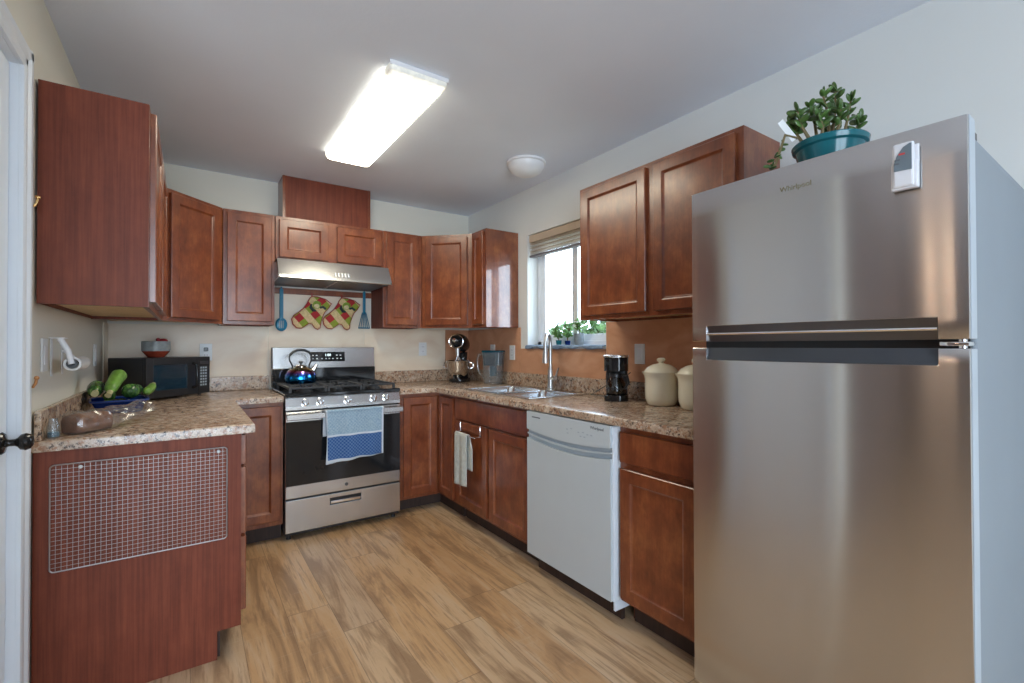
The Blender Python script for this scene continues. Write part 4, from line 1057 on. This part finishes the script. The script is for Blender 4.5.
bm = new_bm(); lathe(bm, [(0, -0.001), (0.128, -0.001), (0.130, -0.014), (0.122, -0.020), (0, -0.020)], n=40); make('base_ring', bm, 'lamp_white', t, smooth=True)
bm = new_bm(); lathe(bm, [(0.120, -0.018), (0.118, -0.035), (0.102, -0.060), (0.070, -0.080), (0.030, -0.090), (0, -0.092)], n=40); make('glass_dome', bm, 'ceramic_white' if 'ceramic_white' in MATS else 'lamp_white', t, smooth='all')

# two-globe lamp on the far wall of the living area (its light shows as streaks on the refrigerator)
t = thing('wall_sconce', 'two-globe wall lamp on the living area wall outside the picture', 'wall lamp', (XL, -3.10, 1.72), 0)
bm = new_bm(); box(bm, 0, 0.02, -0.13, 0.13, -0.03, 0.03, 0.004); make('back_plate', bm, 'brass', t)
for y in (-0.085, 0.085):
    bm = new_bm(); tube(bm, [(0.02, y, 0), (0.07, y, 0), (0.085, y, 0.02)], 0.008, 8); make('arm', bm, 'brass', t, smooth=True)
    bm = new_bm(); ball(bm, (0.085, y, 0.070), 0.045, (1, 0.8, 1.2)); make('glass_globe', bm, 'globe_glow', t, smooth=True)
# ------------------------------------------------------------------ window dressing
t = thing('window_blind', 'raised tan slatted blind gathered at the top of the kitchen window', 'blind', (0.012, WY0-0.006, WZ1), 0)
BW = L_-0.012
bm = new_bm(); box(bm, 0.0, 0.045, -BW, 0, -0.058, -0.002, 0.003); make('head_rail', bm, 'blind_tan', t)
zz = -0.066
for k in range(6):
    bm = new_bm(); box(bm, 0.001, 0.040, -BW+0.004, -0.004, zz-0.0045, zz, 0.001); make('slat', bm, 'blind_slat' if k % 2 else 'blind_tan', t); zz -= 0.0145
bm = new_bm(); box(bm, 0.0, 0.046, -BW+0.003, -0.003, zz-0.018, zz-0.002, 0.003); make('bottom_rail', bm, 'blind_dark', t)
# cloth on the sill
def cl(u, v):
    y = 0.080-u*(L_+0.078)
    wv = 0.0025*math.sin(u*31)+0.002*math.sin(u*13+2)
    if v < 0.62: return (0.085-v/0.62*0.105, y if y < -0.004 or v > 0.60 else y, 0.010+wv*0.5+abs(wv))
    k = (v-0.62)/0.38; return (-0.020-0.006*math.sin(k*PI/2), y, 0.010+abs(wv)-k*(0.022+wv*2))
def cl_in(u, v):
    y = -0.004-u*(L_-0.008); wv = 0.0025*math.sin(u*31)+0.002*math.sin(u*13+2)
    if v < 0.62: return (0.088-v/0.62*0.110, y, 0.009+abs(wv))
    k = (v-0.62)/0.38; return (-0.022-0.005*math.sin(k*PI/2), y, 0.009+abs(wv)-k*(0.020+wv*2))
t = thing('sill_cloth', 'blue-grey cloth laid along the kitchen window sill', 'cloth', (0, WY0, WZ0), 0)
bm = new_bm(); sheet(bm, cl_in, 80, 10); make('cloth', bm, 'fabric_bluegrey', t, smooth='all', solid=0.006)
def pot_plant(name, label, loc, pot, r, h, mat, plants, leafmat='leaf_green', grp=None):
    t = thing(name, label, 'potted plant', loc, 0, grp)
    bm = new_bm(); lathe(bm, [(0, 0), (r*0.8, 0), (r, h*0.95), (r*1.04, h), (r*0.9, h), (r*0.85, h*0.86), (0, h*0.85)], n=24); make('pot', bm, mat, t, smooth=True)
    rn = random.Random(hash(label) % 97 if False else len(label)); lv = new_bm(); st = new_bm()
    for k in range(plants):
        a = rn.uniform(0, 6.28); sp = rn.uniform(0.1, 1.0); hh = rn.uniform(0.4, 1.0)*0.12
        p1 = Vector((math.cos(a)*sp*0.035, math.sin(a)*sp*0.05, h*0.9+hh)); tube(st, [Vector((0, 0, h*0.85)), Vector((p1.x*0.4, p1.y*0.4, h*0.85+hh*0.6)), p1], 0.0018, 5)
        for j in range(7):
            q = Vector((0, 0, h*0.85)).lerp(p1, 0.4+j*0.1); d = Vector((rn.uniform(-1, 1), rn.uniform(-1, 1), rn.uniform(-0.2, 0.8))).normalized()
            ball(lv, q+d*0.014, 0.017, (0.55, 0.18, 1), Vector((0, 0, 1)).rotation_difference(d).to_matrix(), 8, 5)
    make('stems', st, 'jade_stem', t); make('leaves', lv, leafmat, t, smooth=True); return t
pot_plant('potted_plant', 'small leafy plant in a dark glass on the sill behind the faucet', (0.045, -1.245, WZ0+0.014), 0, 0.022, 0.035, 'teal_glaze', 7)
pot_plant('potted_plant', 'taller sprig plant on the window sill left of the white pot', (0.050, -1.335, WZ0+0.014), 0, 0.020, 0.030, 'blue_clear', 7)
pot_plant('potted_plant', 'trailing plant in a pale grey pot in the middle of the window sill', (0.052, -1.452, WZ0+0.014), 0, 0.036, 0.078, 'bowl_grey', 5)

# ------------------------------------------------------------------ outdoors seen through the window
bm = new_bm(); box(bm, 0.6, 30, -20, 25, -0.6, -0.4); gr = struct('ground_outside', bm, 'outside_ground')
rb = random.Random(11)
def bush(loc, r, h, label):
    bm = new_bm()
    for k in range(1500):
        d = Vector((rb.gauss(0, 1), rb.gauss(0, 1), rb.gauss(0, 1))).normalized(); q = rb.uniform(0.55, 1.0)
        p = Vector((d.x*r*q, d.y*r*q, h*0.5+d.z*h*0.5*q)); s_ = r*0.13
        n = Vector((rb.gauss(0, 1), rb.gauss(0, 1), rb.gauss(0, 1))).normalized(); u = n.orthogonal().normalized(); v = n.cross(u)
        bm.faces.new([bm.verts.new(p+u*s_), bm.verts.new(p+v*s_*0.5), bm.verts.new(p-u*s_), bm.verts.new(p-v*s_*0.5)])
    tr = new_bm(); cyl(tr, (0, 0, 0), (0, 0, h*0.5), r*0.08, r*0.04, 8)
    t = thing('bush', label, 'bush', (loc[0], loc[1], -0.4), 0, 'bushes outside the window')
    make('foliage', bm, 'hedge_leaf', t); make('trunk', tr, 'jade_stem', t)
for (x, y, r, h, lb) in ((4.0, 3.25, 0.65, 2.08, 'leafy green bush outside, behind the plants left of the window mullion'), (6.0, 4.25, 0.95, 2.35, 'leafy green bush outside, seen low in the right pane of the window')): bush((x, y), r, h, lb)

# ------------------------------------------------------------------ wall plates
def plate(label, kind, loc, rz, grp, name=None):
    t = thing(name or ('light_switch' if kind == 'switch' else 'wall_outlet'), label, 'switch' if kind == 'switch' else 'outlet', loc, rz, grp)
    wdt = 0.058 if kind == 'double' else 0.036
    bm = new_bm(); box(bm, -wdt, wdt, -0.0062, 0.0, -0.058, 0.058, 0.002); make('cover_plate', bm, 'white_plastic', t)
    if kind == 'switch':
        bm = new_bm(); box(bm, -0.016, 0.016, -0.0085, -0.006, -0.032, 0.032, 0.001); make('rocker', bm, 'lamp_white', t)
    else:
        for dx in ((-0.024, 0.024) if kind == 'double' else (0,)):
            for z in (-0.020, 0.020):
                bm = new_bm(); box(bm, dx-0.016, dx+0.016, -0.0080, -0.006, z-0.014, z+0.014, 0.001)
                so = make('socket', bm, 'lamp_white', t)
                bm = new_bm(); box(bm, dx-0.008, dx-0.006, -0.0084, -0.0078, z-0.006, z+0.006); box(bm, dx+0.006, dx+0.008, -0.0084, -0.0078, z-0.006, z+0.006); make('socket_slots', bm, 'ink_grey', so)
    return t
plate('white wall outlet behind the right side of the microwave, with a dark plug', 'outlet', (-2.050, -0.0065, 1.168), 0, 'wall outlets')
plate('white wall outlet on the back wall between the range and the mixer', 'outlet', (-0.462, -0.0065, 1.180), 0, 'wall outlets')
plate('white double outlet on the copper wall between the pitcher and the window', 'outlet', (-0.0065, -0.735, 1.152), -PI/2, 'wall outlets')
plate('white outlet partly hidden behind the water pitcher', 'outlet', (-0.0065, -0.440, 1.160), -PI/2, 'wall outlets')
plate('white light switch on the copper wall above the canister', 'switch', (-0.0065, -2.026, 1.158), -PI/2, 'light switches')
plate('white light switch on the left wall above the bread', 'switch', (-W+0.0005, -1.545, 1.178), PI/2, 'light switches')
plate('white light switch on the left wall near the back corner', 'switch', (-W+0.0005, -0.475, 1.162), PI/2, 'light switches')
bm = new_bm(); box(bm, -2.063, -2.037, -0.036, -0.0155, 1.175, 1.200, 0.004); tag(make('plug', bm, 'black_plastic'), 'black plug in the outlet above the microwave', 'plug')

# coat hooks on the left wall strip
for z, lb, mtl in ((1.679, 'upper brass coat hook on the wall beside the door casing', 'brass'), (1.105, 'lower copper coat hook on the wall beside the door casing', 'copper_hook')):
    t = thing('coat_hook', lb, 'hook', (-W+0.0003, -1.750, z), 0, 'coat hooks by the door')
    bm = new_bm(); box(bm, 0, 0.004, -0.009, 0.009, -0.030, 0.034, 0.0015); make('back_plate', bm, mtl, t)
    bm = new_bm(); tube(bm, [(0.003, 0, -0.010), (0.008, 0, -0.024), (0.016, 0, -0.026), (0.022, 0, -0.014), (0.024, 0, -0.002)], 0.0042, 8); ball(bm, (0.0245, 0, 0.003), 0.0068); make('hook_arm', bm, mtl, t, smooth=True)

# paper towel holder
t = thing('paper_towel_holder', 'white wall bracket holding a nearly used paper towel roll', 'paper towel holder', (-W+0.0005, -1.430, 1.143), 0)
bm = new_bm(); box(bm, 0, 0.003, -0.012, 0.012, -0.045, 0.098, 0.001); box(bm, 0, 0.003, 0.168, 0.190, -0.045, 0.098, 0.001); box(bm, 0, 0.045, -0.040, 0.010, 0.094, 0.098, 0.001); make('bracket', bm, 'lamp_white', t)
bm = new_bm(); tube(bm, [(0.030, -0.034, 0.094), (0.052, -0.034, 0.050), (0.062, -0.034, 0.0)], 0.0095, 10); make('arm', bm, 'lamp_white', t, smooth=True); bm = new_bm(); tube(bm, [(0.003, 0.180, 0.05), (0.062, 0.180, 0.0)], 0.006, 10); make('arm', bm, 'lamp_white', t, smooth=True)
bm = new_bm(); cyl(bm, (0.062, -0.030, 0.0), (0.062, -0.022, 0.0), 0.0165, n=24); cyl(bm, (0.062, 0.166, 0.0), (0.062, 0.174, 0.0), 0.0165, n=24); cyl(bm, (0.062, -0.03, 0), (0.062, 0.174, 0), 0.006); make('core_plug', bm, 'black_plastic', t, smooth=True)
t2 = thing('paper_towel_roll', 'thin white paper towel roll on the wall holder', 'paper towel', (-W+0.0625, -1.430, 1.143), 0)
bm = new_bm(); tube(bm, [(0, -0.020, 0), (0, 0.165, 0)], 0.026, 36, cap=False); tube(bm, [(0, -0.020, 0), (0, 0.165, 0)], 0.0185, 36, cap=False)
for y in (-0.020, 0.165):
    n = 36; A = [bm.verts.new((0.026*math.cos(2*PI*i/n), y, 0.026*math.sin(2*PI*i/n))) for i in range(n)]; B = [bm.verts.new((0.0185*math.cos(2*PI*i/n), y, 0.0185*math.sin(2*PI*i/n))) for i in range(n)]
    for i in range(n): j = (i+1) % n; bm.faces.new((A[i], A[j], B[j], B[i]))
make('paper', bm, 'towel_paper', t2, smooth=True)

# cooling rack hung on the end panel
t = thing('wire_cooling_rack', 'rectangular wire cooling rack hung on the end panel of the left counter', 'rack', (-2.518, -1.6975, 0.464), 0)
RWd, RH = 0.498, 0.352
bm = new_bm(); tube(bm, rrect(0, RWd, 0, RH, 0.012, 0.0), 0.0024, 8, closed=True); bm.transform(Matrix(((1, 0, 0, 0), (0, 0, 1, 0), (0, 1, 0, 0), (0, 0, 0, 1)))); make('frame', bm, 'wire_steel', t, smooth=True)
bm = new_bm()
for k in range(1, 35): x = RWd*k/35; box(bm, x-0.0005, x+0.0005, -0.0005, 0.0005, 0, RH)
for k in range(1, 24): z = RH*k/24; box(bm, 0, RWd, -0.0016, -0.0005, z-0.0005, z+0.0005)
make('wire_grid', bm, 'wire_steel', t)
for x in (0.075, RWd-0.028):
    bm = new_bm(); ball(bm, (x, 0.0, RH-0.014), 0.006); cyl(bm, (x, 0, RH-0.014), (x, 0.0085, RH-0.014), 0.002); make('hanging_screw', bm, 'white_plastic', t, smooth=True)

# ------------------------------------------------------------------ microwave and bowl
mwd = Vector((1, 1, 0)).normalized()
t = thing('microwave', 'black countertop microwave angled across the left corner', 'microwave', (-2.340, -0.523, CT+0.0005), PI/4)
MW, MD, MH0, MH1 = 0.434, 0.262, 0.012, 0.243
bm = new_bm(); box(bm, 0, MW, 0.022, MD, MH0, MH1, 0.004); make('body', bm, 'black_plastic', t)
for x in (0.03, MW-0.03):
    for y in (0.05, MD-0.03): bm = new_bm(); cyl(bm, (x, y, 0), (x, y, 0.013), 0.01); make('foot', bm, 'black_plastic', t)
bm = new_bm()
wx0, wx1, wz0, wz1 = 0.045, 0.268, 0.055, 0.200
box(bm, 0, wx0, 0, 0.022, MH0, MH1, 0.003); box(bm, wx1, 0.345, 0, 0.022, MH0, MH1, 0.003); box(bm, wx0-0.003, wx1+0.003, 0.0005, 0.022, MH0, wz0, 0.003); box(bm, wx0-0.003, wx1+0.003, 0.0005, 0.022, wz1, MH1, 0.003)
md = make('door', bm, 'black_plastic', t)
bm = new_bm(); box(bm, wx0-0.002, wx1+0.002, 0.004, 0.008, wz0-0.002, wz1+0.002); make('door_window', bm, 'microwave_glass', md)
bm = new_bm(); tube(bm, [(0.305, 0.0, 0.205), (0.307, -0.026, 0.195), (0.307, -0.030, 0.13), (0.307, -0.026, 0.065), (0.305, 0, 0.055)], 0.0085, 10); make('handle', bm, 'black_gloss', md, smooth=True)
bm = new_bm(); box(bm, 0.347, MW, 0, 0.022, MH0, MH1, 0.003); pn = make('control_panel', bm, 'black_plastic', t)
bm = new_bm(); box(bm, 0.358, MW-0.010, -0.001, 0.001, 0.196, 0.216); make('display', bm, 'dark_steel', pn)
bm = new_bm()
for i in range(3):
    for j in range(7): box(bm, 0.360+i*0.018, 0.372+i*0.018, -0.0014, 0.001, 0.060+j*0.018, 0.071+j*0.018, 0.0004)
make('keypad', bm, 'dishwasher_grey', pn)
mloc = Matrix.Translation((-2.340, -0.523, CT)) @ Matrix.Rotation(PI/4, 4, 'Z')
p = mloc @ Vector((0.185, 0.14, MH1+0.001))
t = thing('small_bowl', 'small bowl, grey above and rust red below, on top of the microwave', 'bowl', p, 0)
bm = new_bm(); lathe(bm, [(0, 0), (0.040, 0), (0.044, 0.004), (0.066, 0.032), (0.069, 0.038), (0.066, 0.040), (0, 0.014)], n=36); make('lower_bowl', bm, 'bowl_red', t, smooth=True)
bm = new_bm(); lathe(bm, [(0.069, 0.037), (0.0705, 0.044), (0.071, 0.094), (0.069, 0.096), (0.066, 0.092), (0.065, 0.038)], n=36); make('upper_bowl', bm, 'bowl_grey', t, smooth=True)
bm = new_bm(); lathe(bm, [(0.0, 0.072), (0.0645, 0.070), (0.0645, 0.060), (0, 0.060)], n=24); make('contents', bm, 'fabric_grey', t)
bm = new_bm(); ball(bm, (0.032, -0.030, 0.096), 0.022, (1.3, 1, 0.75)); ball(bm, (0.012, -0.040, 0.104), 0.012); make('berries', bm, 'berry_red', t, smooth=True)

# ------------------------------------------------------------------ basket with squash
bx_, by_ = -2.418, -0.915
t = thing('vegetable_basket', 'blue plastic basket on the left counter filled with squash', 'basket', (bx_, by_, CT+0.0005), math.radians(8))
bm = new_bm(); hw, hd, hh = 0.100, 0.115, 0.058
def bring(z, k): return [bm.verts.new(p) for p in rrect(-hw*k, hw*k, -hd*k, hd*k, 0.03, z)]
rs = [bring(0.0, 0.78), bring(0.012, 0.84), bring(0.052, 0.97), bring(0.058, 1.02), bring(0.054, 1.03), bring(0.050, 0.99), bring(0.012, 0.82), bring(0.004, 0.76)]
for a, b in zip(rs[:-1], rs[1:]):
    for i in range(len(a)): j = (i+1) % len(a); bm.faces.new((a[i], a[j], b[j], b[i]))
bm.faces.new(rs[0]); bm.faces.new(rs[-1])
make('tub', bm, 'blue_clear', t, smooth=True)
bm = new_bm(); tube(bm, rrect(-hw*1.04, hw*1.04, -hd*1.04, hd*1.04, 0.03, 0.057), 0.0045, 8, closed=True); make('rim', bm, 'basket_blue', t, smooth=True)
def squash(p0, p1, r0, r1, mat, label, stem_at=1):
    p0 = Vector(p0); p1 = Vector(p1)
    t = thing('zucchini', label, 'zucchini', p0, 0, 'squash in the blue basket')
    d = p1-p0; n = 12; pts = []; rr = []
    side = d.cross(Vector((0, 0, 1))).normalized()*0.006
    for i in range(n+1):
        f = i/n; pts.append(d*f+side*math.sin(f*PI))
        env = min(1, math.sin(min(1, (f+0.02)*5)*PI/2)) * min(1, math.sin(min(1, (1.03-f)*4)*PI/2))
        rr.append((r0*(1-f)+r1*f)*max(0.12, env))
    bm = new_bm(); tube(bm, pts, 0.02, 16, radii=rr); make('skin', bm, mat, t, smooth='all')
    dn = d.normalized(); bm = new_bm(); tube(bm, [d-dn*0.004, d+dn*0.018, d+dn*0.026], 0.01, 8, radii=[r1*0.50, r1*0.40, r1*0.55]); make('stem', bm, 'stem_pale', t, smooth=True)
zb = CT
squash((-2.412, -0.880, zb+0.185), (-2.440, -1.030, zb+0.100), 0.033, 0.024, 'zucchini_pale', 'bright green zucchini leaning stem down at the front of the basket')
squash((-2.500, -0.870, zb+0.120), (-2.492, -1.015, zb+0.100), 0.034, 0.026, 'zucchini_green', 'dark green zucchini at the left of the basket with its cut stem forward')
squash((-2.378, -1.010, zb+0.100), (-2.362, -0.830, zb+0.092), 0.036, 0.030, 'zucchini_green', 'fat round-ended zucchini at the right of the basket')
squash((-2.455, -0.935, zb+0.066), (-2.470, -0.815, zb+0.100), 0.026, 0.020, 'zucchini_green', 'slim dark zucchini with its stem up in the middle of the basket')
squash((-2.318, -0.955, zb+0.086), (-2.298, -0.795, zb+0.110), 0.020, 0.018, 'zucchini_pale', 'pale green squash poking out at the right rim of the basket')
squash((-2.47, -1.005, zb+0.037), (-2.40, -0.850, zb+0.034), 0.026, 0.024, 'zucchini_green', 'zucchini lying low inside the basket under the others')

# ------------------------------------------------------------------ bread in its bag, little glass
c0 = Vector((-2.485, -1.600, CT)); c1 = Vector((-2.405, -1.500, CT))
ax = (c1-c0); Lb = ax.length; ang = math.atan2(ax.y, ax.x)
t = thing('bagged_bread_loaf', 'brown bread loaf in a clear plastic bag at the front of the left counter', 'bread', (c0.x, c0.y, CT+0.001), ang)
def loaf(k, u0, u1, n=14, inflate=0.0, wob=0.0, seed=1):
    bm = new_bm(); rr = random.Random(seed); rings = []
    for i in range(n+1):
        f = i/n; x = u0+(u1-u0)*f; e_ = math.sin(min(1, f*9+0.6)*PI/2)*math.sin(min(1, (1-f)*9+0.6)*PI/2)
        ring = []
        for j in range(18):
            a = 2*PI*j/18+0.35*math.sin(4*PI*j/18)*0; sq = 1.0/(abs(math.cos(a))**3+abs(math.sin(a))**3)**(1/3.0); yy_ = (0.044+inflate)*math.cos(a)*sq*e_; zz_ = 0.036+(0.031+inflate)*math.sin(a)*sq*e_
            if math.sin(a) < -0.4: zz_ = max(0.0018, zz_*0.4)
            wv = rr.uniform(-wob, wob); ring.append(bm.verts.new((x, yy_*(1+wv*4), max(0.0012, zz_+wv))))
        rings.append(ring)
    for a, b in zip(rings[:-1], rings[1:]):
        for j in range(18): q = (j+1) % 18; bm.faces.new((a[j], a[q], b[q], b[j]))
    bm.faces.new(rings[0]); bm.faces.new(rings[-1]); return bm
make('loaf', loaf(1, 0.0, Lb), 'bread_crust', t, smooth='all')
bm = loaf(1, -0.012, Lb+0.02, 16, 0.007, 0.0065, 3)
make('bag', bm, 'bag_film', t)
def tail(u, v):
    a = 2*PI*v; f = u; x = Lb+0.015+f*0.17; r = 0.032*(1-f)**1.1+0.012+0.022*f
    wv = 0.007*math.sin(5*a+f*9)+0.003*math.sin(11*a)
    return (x, (r+wv)*math.cos(a)*1.3, 0.040+0.020*f+(r+wv)*math.sin(a)*0.75)
bm = new_bm(); sheet(bm, tail, 16, 24); make('bag_end', bm, 'bag_film', t)
t = thing('small_glass_jar', 'little clear glass jar standing left of the bread', 'jar', (-2.518, -1.652, CT+0.001), 0)
bm = new_bm(); lathe(bm, [(0, 0), (0.016, 0), (0.017, 0.003), (0.017, 0.045), (0.012, 0.055), (0.012, 0.066), (0.0105, 0.066), (0.0105, 0.052), (0.0150, 0.042), (0.0150, 0.004), (0, 0.004)], n=24); make('glass', bm, 'clear_plastic', t, smooth=True)
bm = new_bm(); lathe(bm, [(0, 0.0045), (0.0145, 0.0045), (0.0145, 0.020), (0, 0.020)], n=20); make('contents', bm, 'filter_teal', t, smooth=True)

# ------------------------------------------------------------------ stand mixer (front turned to the room)
t = thing('stand_mixer', 'black stand mixer with a steel bowl in the right corner', 'stand mixer', (-0.215, -0.240, CT+0.0005), math.radians(-138))
# local +x = forward (towards camera)
bm = new_bm(); prism(bm, [(p[0], p[1]) for p in rrect(-0.10, 0.125, -0.072, 0.072, 0.05, 0)], 0, 0.028, 'z', 0.006); make('base', bm, 'black_gloss', t, smooth=True)
bm = new_bm(); tube(bm, [(-0.065, 0, 0.02), (-0.072, 0, 0.10), (-0.070, 0, 0.18), (-0.055, 0, 0.25)], 0.04, 20, radii=[0.050, 0.038, 0.036, 0.045]); make('column', bm, 'black_gloss', t, smooth='all')
bm = new_bm(); pts = []; rr = []
for i in range(15):
    f = i/14; pts.append((-0.115+f*0.255, 0, 0.300+0.028*math.sin(f*2.2)+0.030*f)); rr.append(0.068*math.sqrt(max(0.03, 1-(2*f-0.9)**2*0.80))+0.004)
tube(bm, pts, 0.05, 24, radii=rr); make('head', bm, 'black_gloss', t, smooth='all')
bm = new_bm(); pts2 = [(x, 0, z-0.0) for x, y, z in pts]; 
tube(bm, [(0.105, 0.063*math.cos(a), 0.352+0.056*math.sin(a)-0.006) for a in [2*PI*k/24 for k in range(24)]], 0.005, 8, closed=True); lathe(bm, [(0, 0), (0.018, 0), (0.016, 0.012), (0, 0.014)], n=20, mat=Matrix.Translation((0.138, 0, 0.355)) @ Matrix.Rotation(PI/2, 4, 'Y')); make('trim_band', bm, 'chrome', t, smooth=True)
bm = new_bm(); cyl(bm, (0.06, 0, 0.29), (0.06, 0, 0.225), 0.020, 0.016); make('attachment_hub', bm, 'nickel', t, smooth=True)
bm = new_bm(); lathe(bm, [(0, 0.031), (0.045, 0.031), (0.048, 0.042), (0.072, 0.065), (0.096, 0.110), (0.104, 0.175), (0.108, 0.180), (0.105, 0.182), (0.101, 0.176), (0.092, 0.110), (0.068, 0.068), (0, 0.052)], (0.045, 0, 0), 40); make('mixing_bowl', bm, 'chrome', t, smooth=True)
for sy in (-1, 1):
    bm = new_bm(); tube(bm, [(0.045, sy*0.100, 0.165), (0.045, sy*0.130, 0.162), (0.045, sy*0.135, 0.125), (0.045, sy*0.092, 0.110)], 0.005, 8)
    make('bowl_handle', bm, 'chrome', t, smooth=True)
bm = new_bm()
for k in range(6):
    a = PI*k/6; tube(bm, [(0.045+0.015, 0, 0.235), (0.045+0.04*math.cos(a), 0.04*math.sin(a), 0.15), (0.045, 0, 0.085), (0.045-0.04*math.cos(a), -0.04*math.sin(a), 0.15), (0.06, 0, 0.235)], 0.0016, 5)
make('whisk', bm, 'chrome', t)

# ------------------------------------------------------------------ water filter pitcher
t = thing('water_filter_pitcher', 'clear water filter pitcher with a teal top beside the sink', 'pitcher', (-0.130, -0.640, CT+0.0005), math.radians(130))
bm = new_bm()
def pr(z, k, sk=0.0): return [bm.verts.new((x+sk, y, z)) for x, y, _ in rrect(-0.085*k, 0.085*k, -0.060*k, 0.060*k, 0.035, 0)]
rs = [pr(0.0, 0.78), pr(0.006, 0.84), pr(0.13, 0.93), pr(0.255, 1.04), pr(0.255, 1.01), pr(0.13, 0.90), pr(0.010, 0.80)]
for a, b in zip(rs[:-1], rs[1:]):
    for i in range(len(a)): j = (i+1) % len(a); bm.faces.new((a[i], a[j], b[j], b[i]))
bm.faces.new(rs[0]); bm.faces.new(rs[-1]); make('jug', bm, 'clear_plastic', t, smooth=True)
bm = new_bm()
rs = [pr(0.150, 0.86), pr(0.250, 0.99), pr(0.262, 1.05), pr(0.270, 1.02)]
for a, b in zip(rs[:-1], rs[1:]):
    for i in range(len(a)): j = (i+1) % len(a); bm.faces.new((a[i], a[j], b[j], b[i]))
bm.faces.new(rs[0]); bm.faces.new(rs[-1]); make('reservoir', bm, 'teal_clear', t, smooth=True)
bm = new_bm(); cyl(bm, (0, 0, 0.150), (0, 0, 0.065), 0.030, 0.026); make('filter_cartridge', bm, 'filter_teal', t, smooth=True)
bm = new_bm(); tube(bm, [(0.082, 0, 0.245), (0.125, 0, 0.235), (0.138, 0, 0.18), (0.125, 0, 0.10), (0.074, 0, 0.035)], 0.010, 10); make('handle', bm, 'clear_plastic', t, smooth=True)

# ------------------------------------------------------------------ coffee maker
t = thing('coffee_maker', 'small black drip coffee maker with glass carafe right of the sink', 'coffee maker', (-0.165, -1.990, CT+0.0005), math.radians(-140))
# local +x = front
bm = new_bm(); prism(bm, [(p[0], p[1]) for p in rrect(-0.075, 0.080, -0.066, 0.066, 0.045, 0)], 0, 0.034, 'z', 0.004); make('base', bm, 'black_gloss', t, smooth=True)
bm = new_bm(); prism(bm, [(p[0], p[1]) for p in rrect(-0.074, -0.030, -0.060, 0.060, 0.018, 0)], 0.033, 0.170, 'z', 0.003); make('water_tank', bm, 'black_plastic', t, smooth=True)
bm = new_bm(); prism(bm, [(p[0], p[1]) for p in rrect(-0.076, 0.070, -0.066, 0.066, 0.050, 0)], 0.165, 0.240, 'z', 0.006); make('brew_basket', bm, 'black_gloss', t, smooth=True)
bm = new_bm(); prism(bm, [(p[0], p[1]) for p in rrect(-0.080, 0.076, -0.070, 0.070, 0.052, 0)], 0.2405, 0.254, 'z', 0.005); make('lid', bm, 'steel', t, smooth=True)
bm = new_bm(); lathe(bm, [(0, 0.036), (0.050, 0.036), (0.055, 0.042), (0.056, 0.070), (0.050, 0.100), (0.036, 0.128), (0.033, 0.140), (0.036, 0.146), (0.034, 0.146), (0.031, 0.140), (0.034, 0.127), (0.048, 0.099), (0.0535, 0.070), (0.052, 0.045), (0, 0.041)], (0.022, 0, 0), 32); cf = make('carafe', bm, 'carafe_glass', t, smooth=True)
bm = new_bm(); lathe(bm, [(0.0375, 0.130), (0.0385, 0.146), (0.036, 0.154), (0, 0.158)], (0.022, 0, 0), 24); lathe(bm, [(0.0568, 0.066), (0.0575, 0.066), (0.0575, 0.074), (0.0568, 0.074)], (0.022, 0, 0), 32); make('carafe_lid', bm, 'black_plastic', cf, smooth=True)
bm = new_bm(); tube(bm, [(0.045, 0.030, 0.146), (0.070, 0.062, 0.140), (0.075, 0.070, 0.105), (0.062, 0.050, 0.075)], 0.007, 8); make('carafe_handle', bm, 'black_plastic', cf, smooth=True)
bm = new_bm(); tube(bm, [(-0.085, -1.895, CT+0.004), (-0.100, -1.790, CT+0.004), (-0.115, -1.735, CT+0.006), (-0.075, -1.760, CT+0.035), (-0.036, -1.850, CT+0.095), (-0.034, -1.93, 1.02), (-0.036, -1.98, 1.05)], 0.003, 6)
make('power_cord', bm, 'black_plastic', t, smooth=True, matrix=(Matrix.Translation((-0.165, -1.990, CT+0.0005)) @ Matrix.Rotation(math.radians(-140), 4, 'Z')).inverted())

# ------------------------------------------------------------------ canisters
def canister(loc, label):
    t = thing('ceramic_canister', label, 'canister', loc, 0, 'cream canisters beside the refrigerator')
    bm = new_bm(); lathe(bm, [(0, 0), (0.062, 0), (0.070, 0.006), (0.080, 0.035), (0.082, 0.080), (0.081, 0.130), (0.086, 0.152), (0.096, 0.166), (0.097, 0.171), (0.088, 0.170), (0.078, 0.160), (0.076, 0.12), (0.07, 0.02), (0, 0.012)], n=44); make('jar', bm, 'ceramic_cream', t, smooth=True)
    bm = new_bm(); lathe(bm, [(0.086, 0.166), (0.084, 0.176), (0.070, 0.194), (0.045, 0.208), (0.018, 0.214), (0.013, 0.217), (0.013, 0.222), (0.020, 0.228), (0.022, 0.236), (0.016, 0.243), (0, 0.245)], n=40); lathe(bm, [(0.086, 0.166), (0.0, 0.166)], n=40); make('lid', bm, 'ceramic_cream', t, smooth=True)
canister((-0.135, -2.272, CT+0.0005), 'cream ceramic canister with knobbed lid, the left one, fully in view')
canister((-0.135, -2.474, CT+0.0005), 'cream ceramic canister half hidden by the refrigerator')
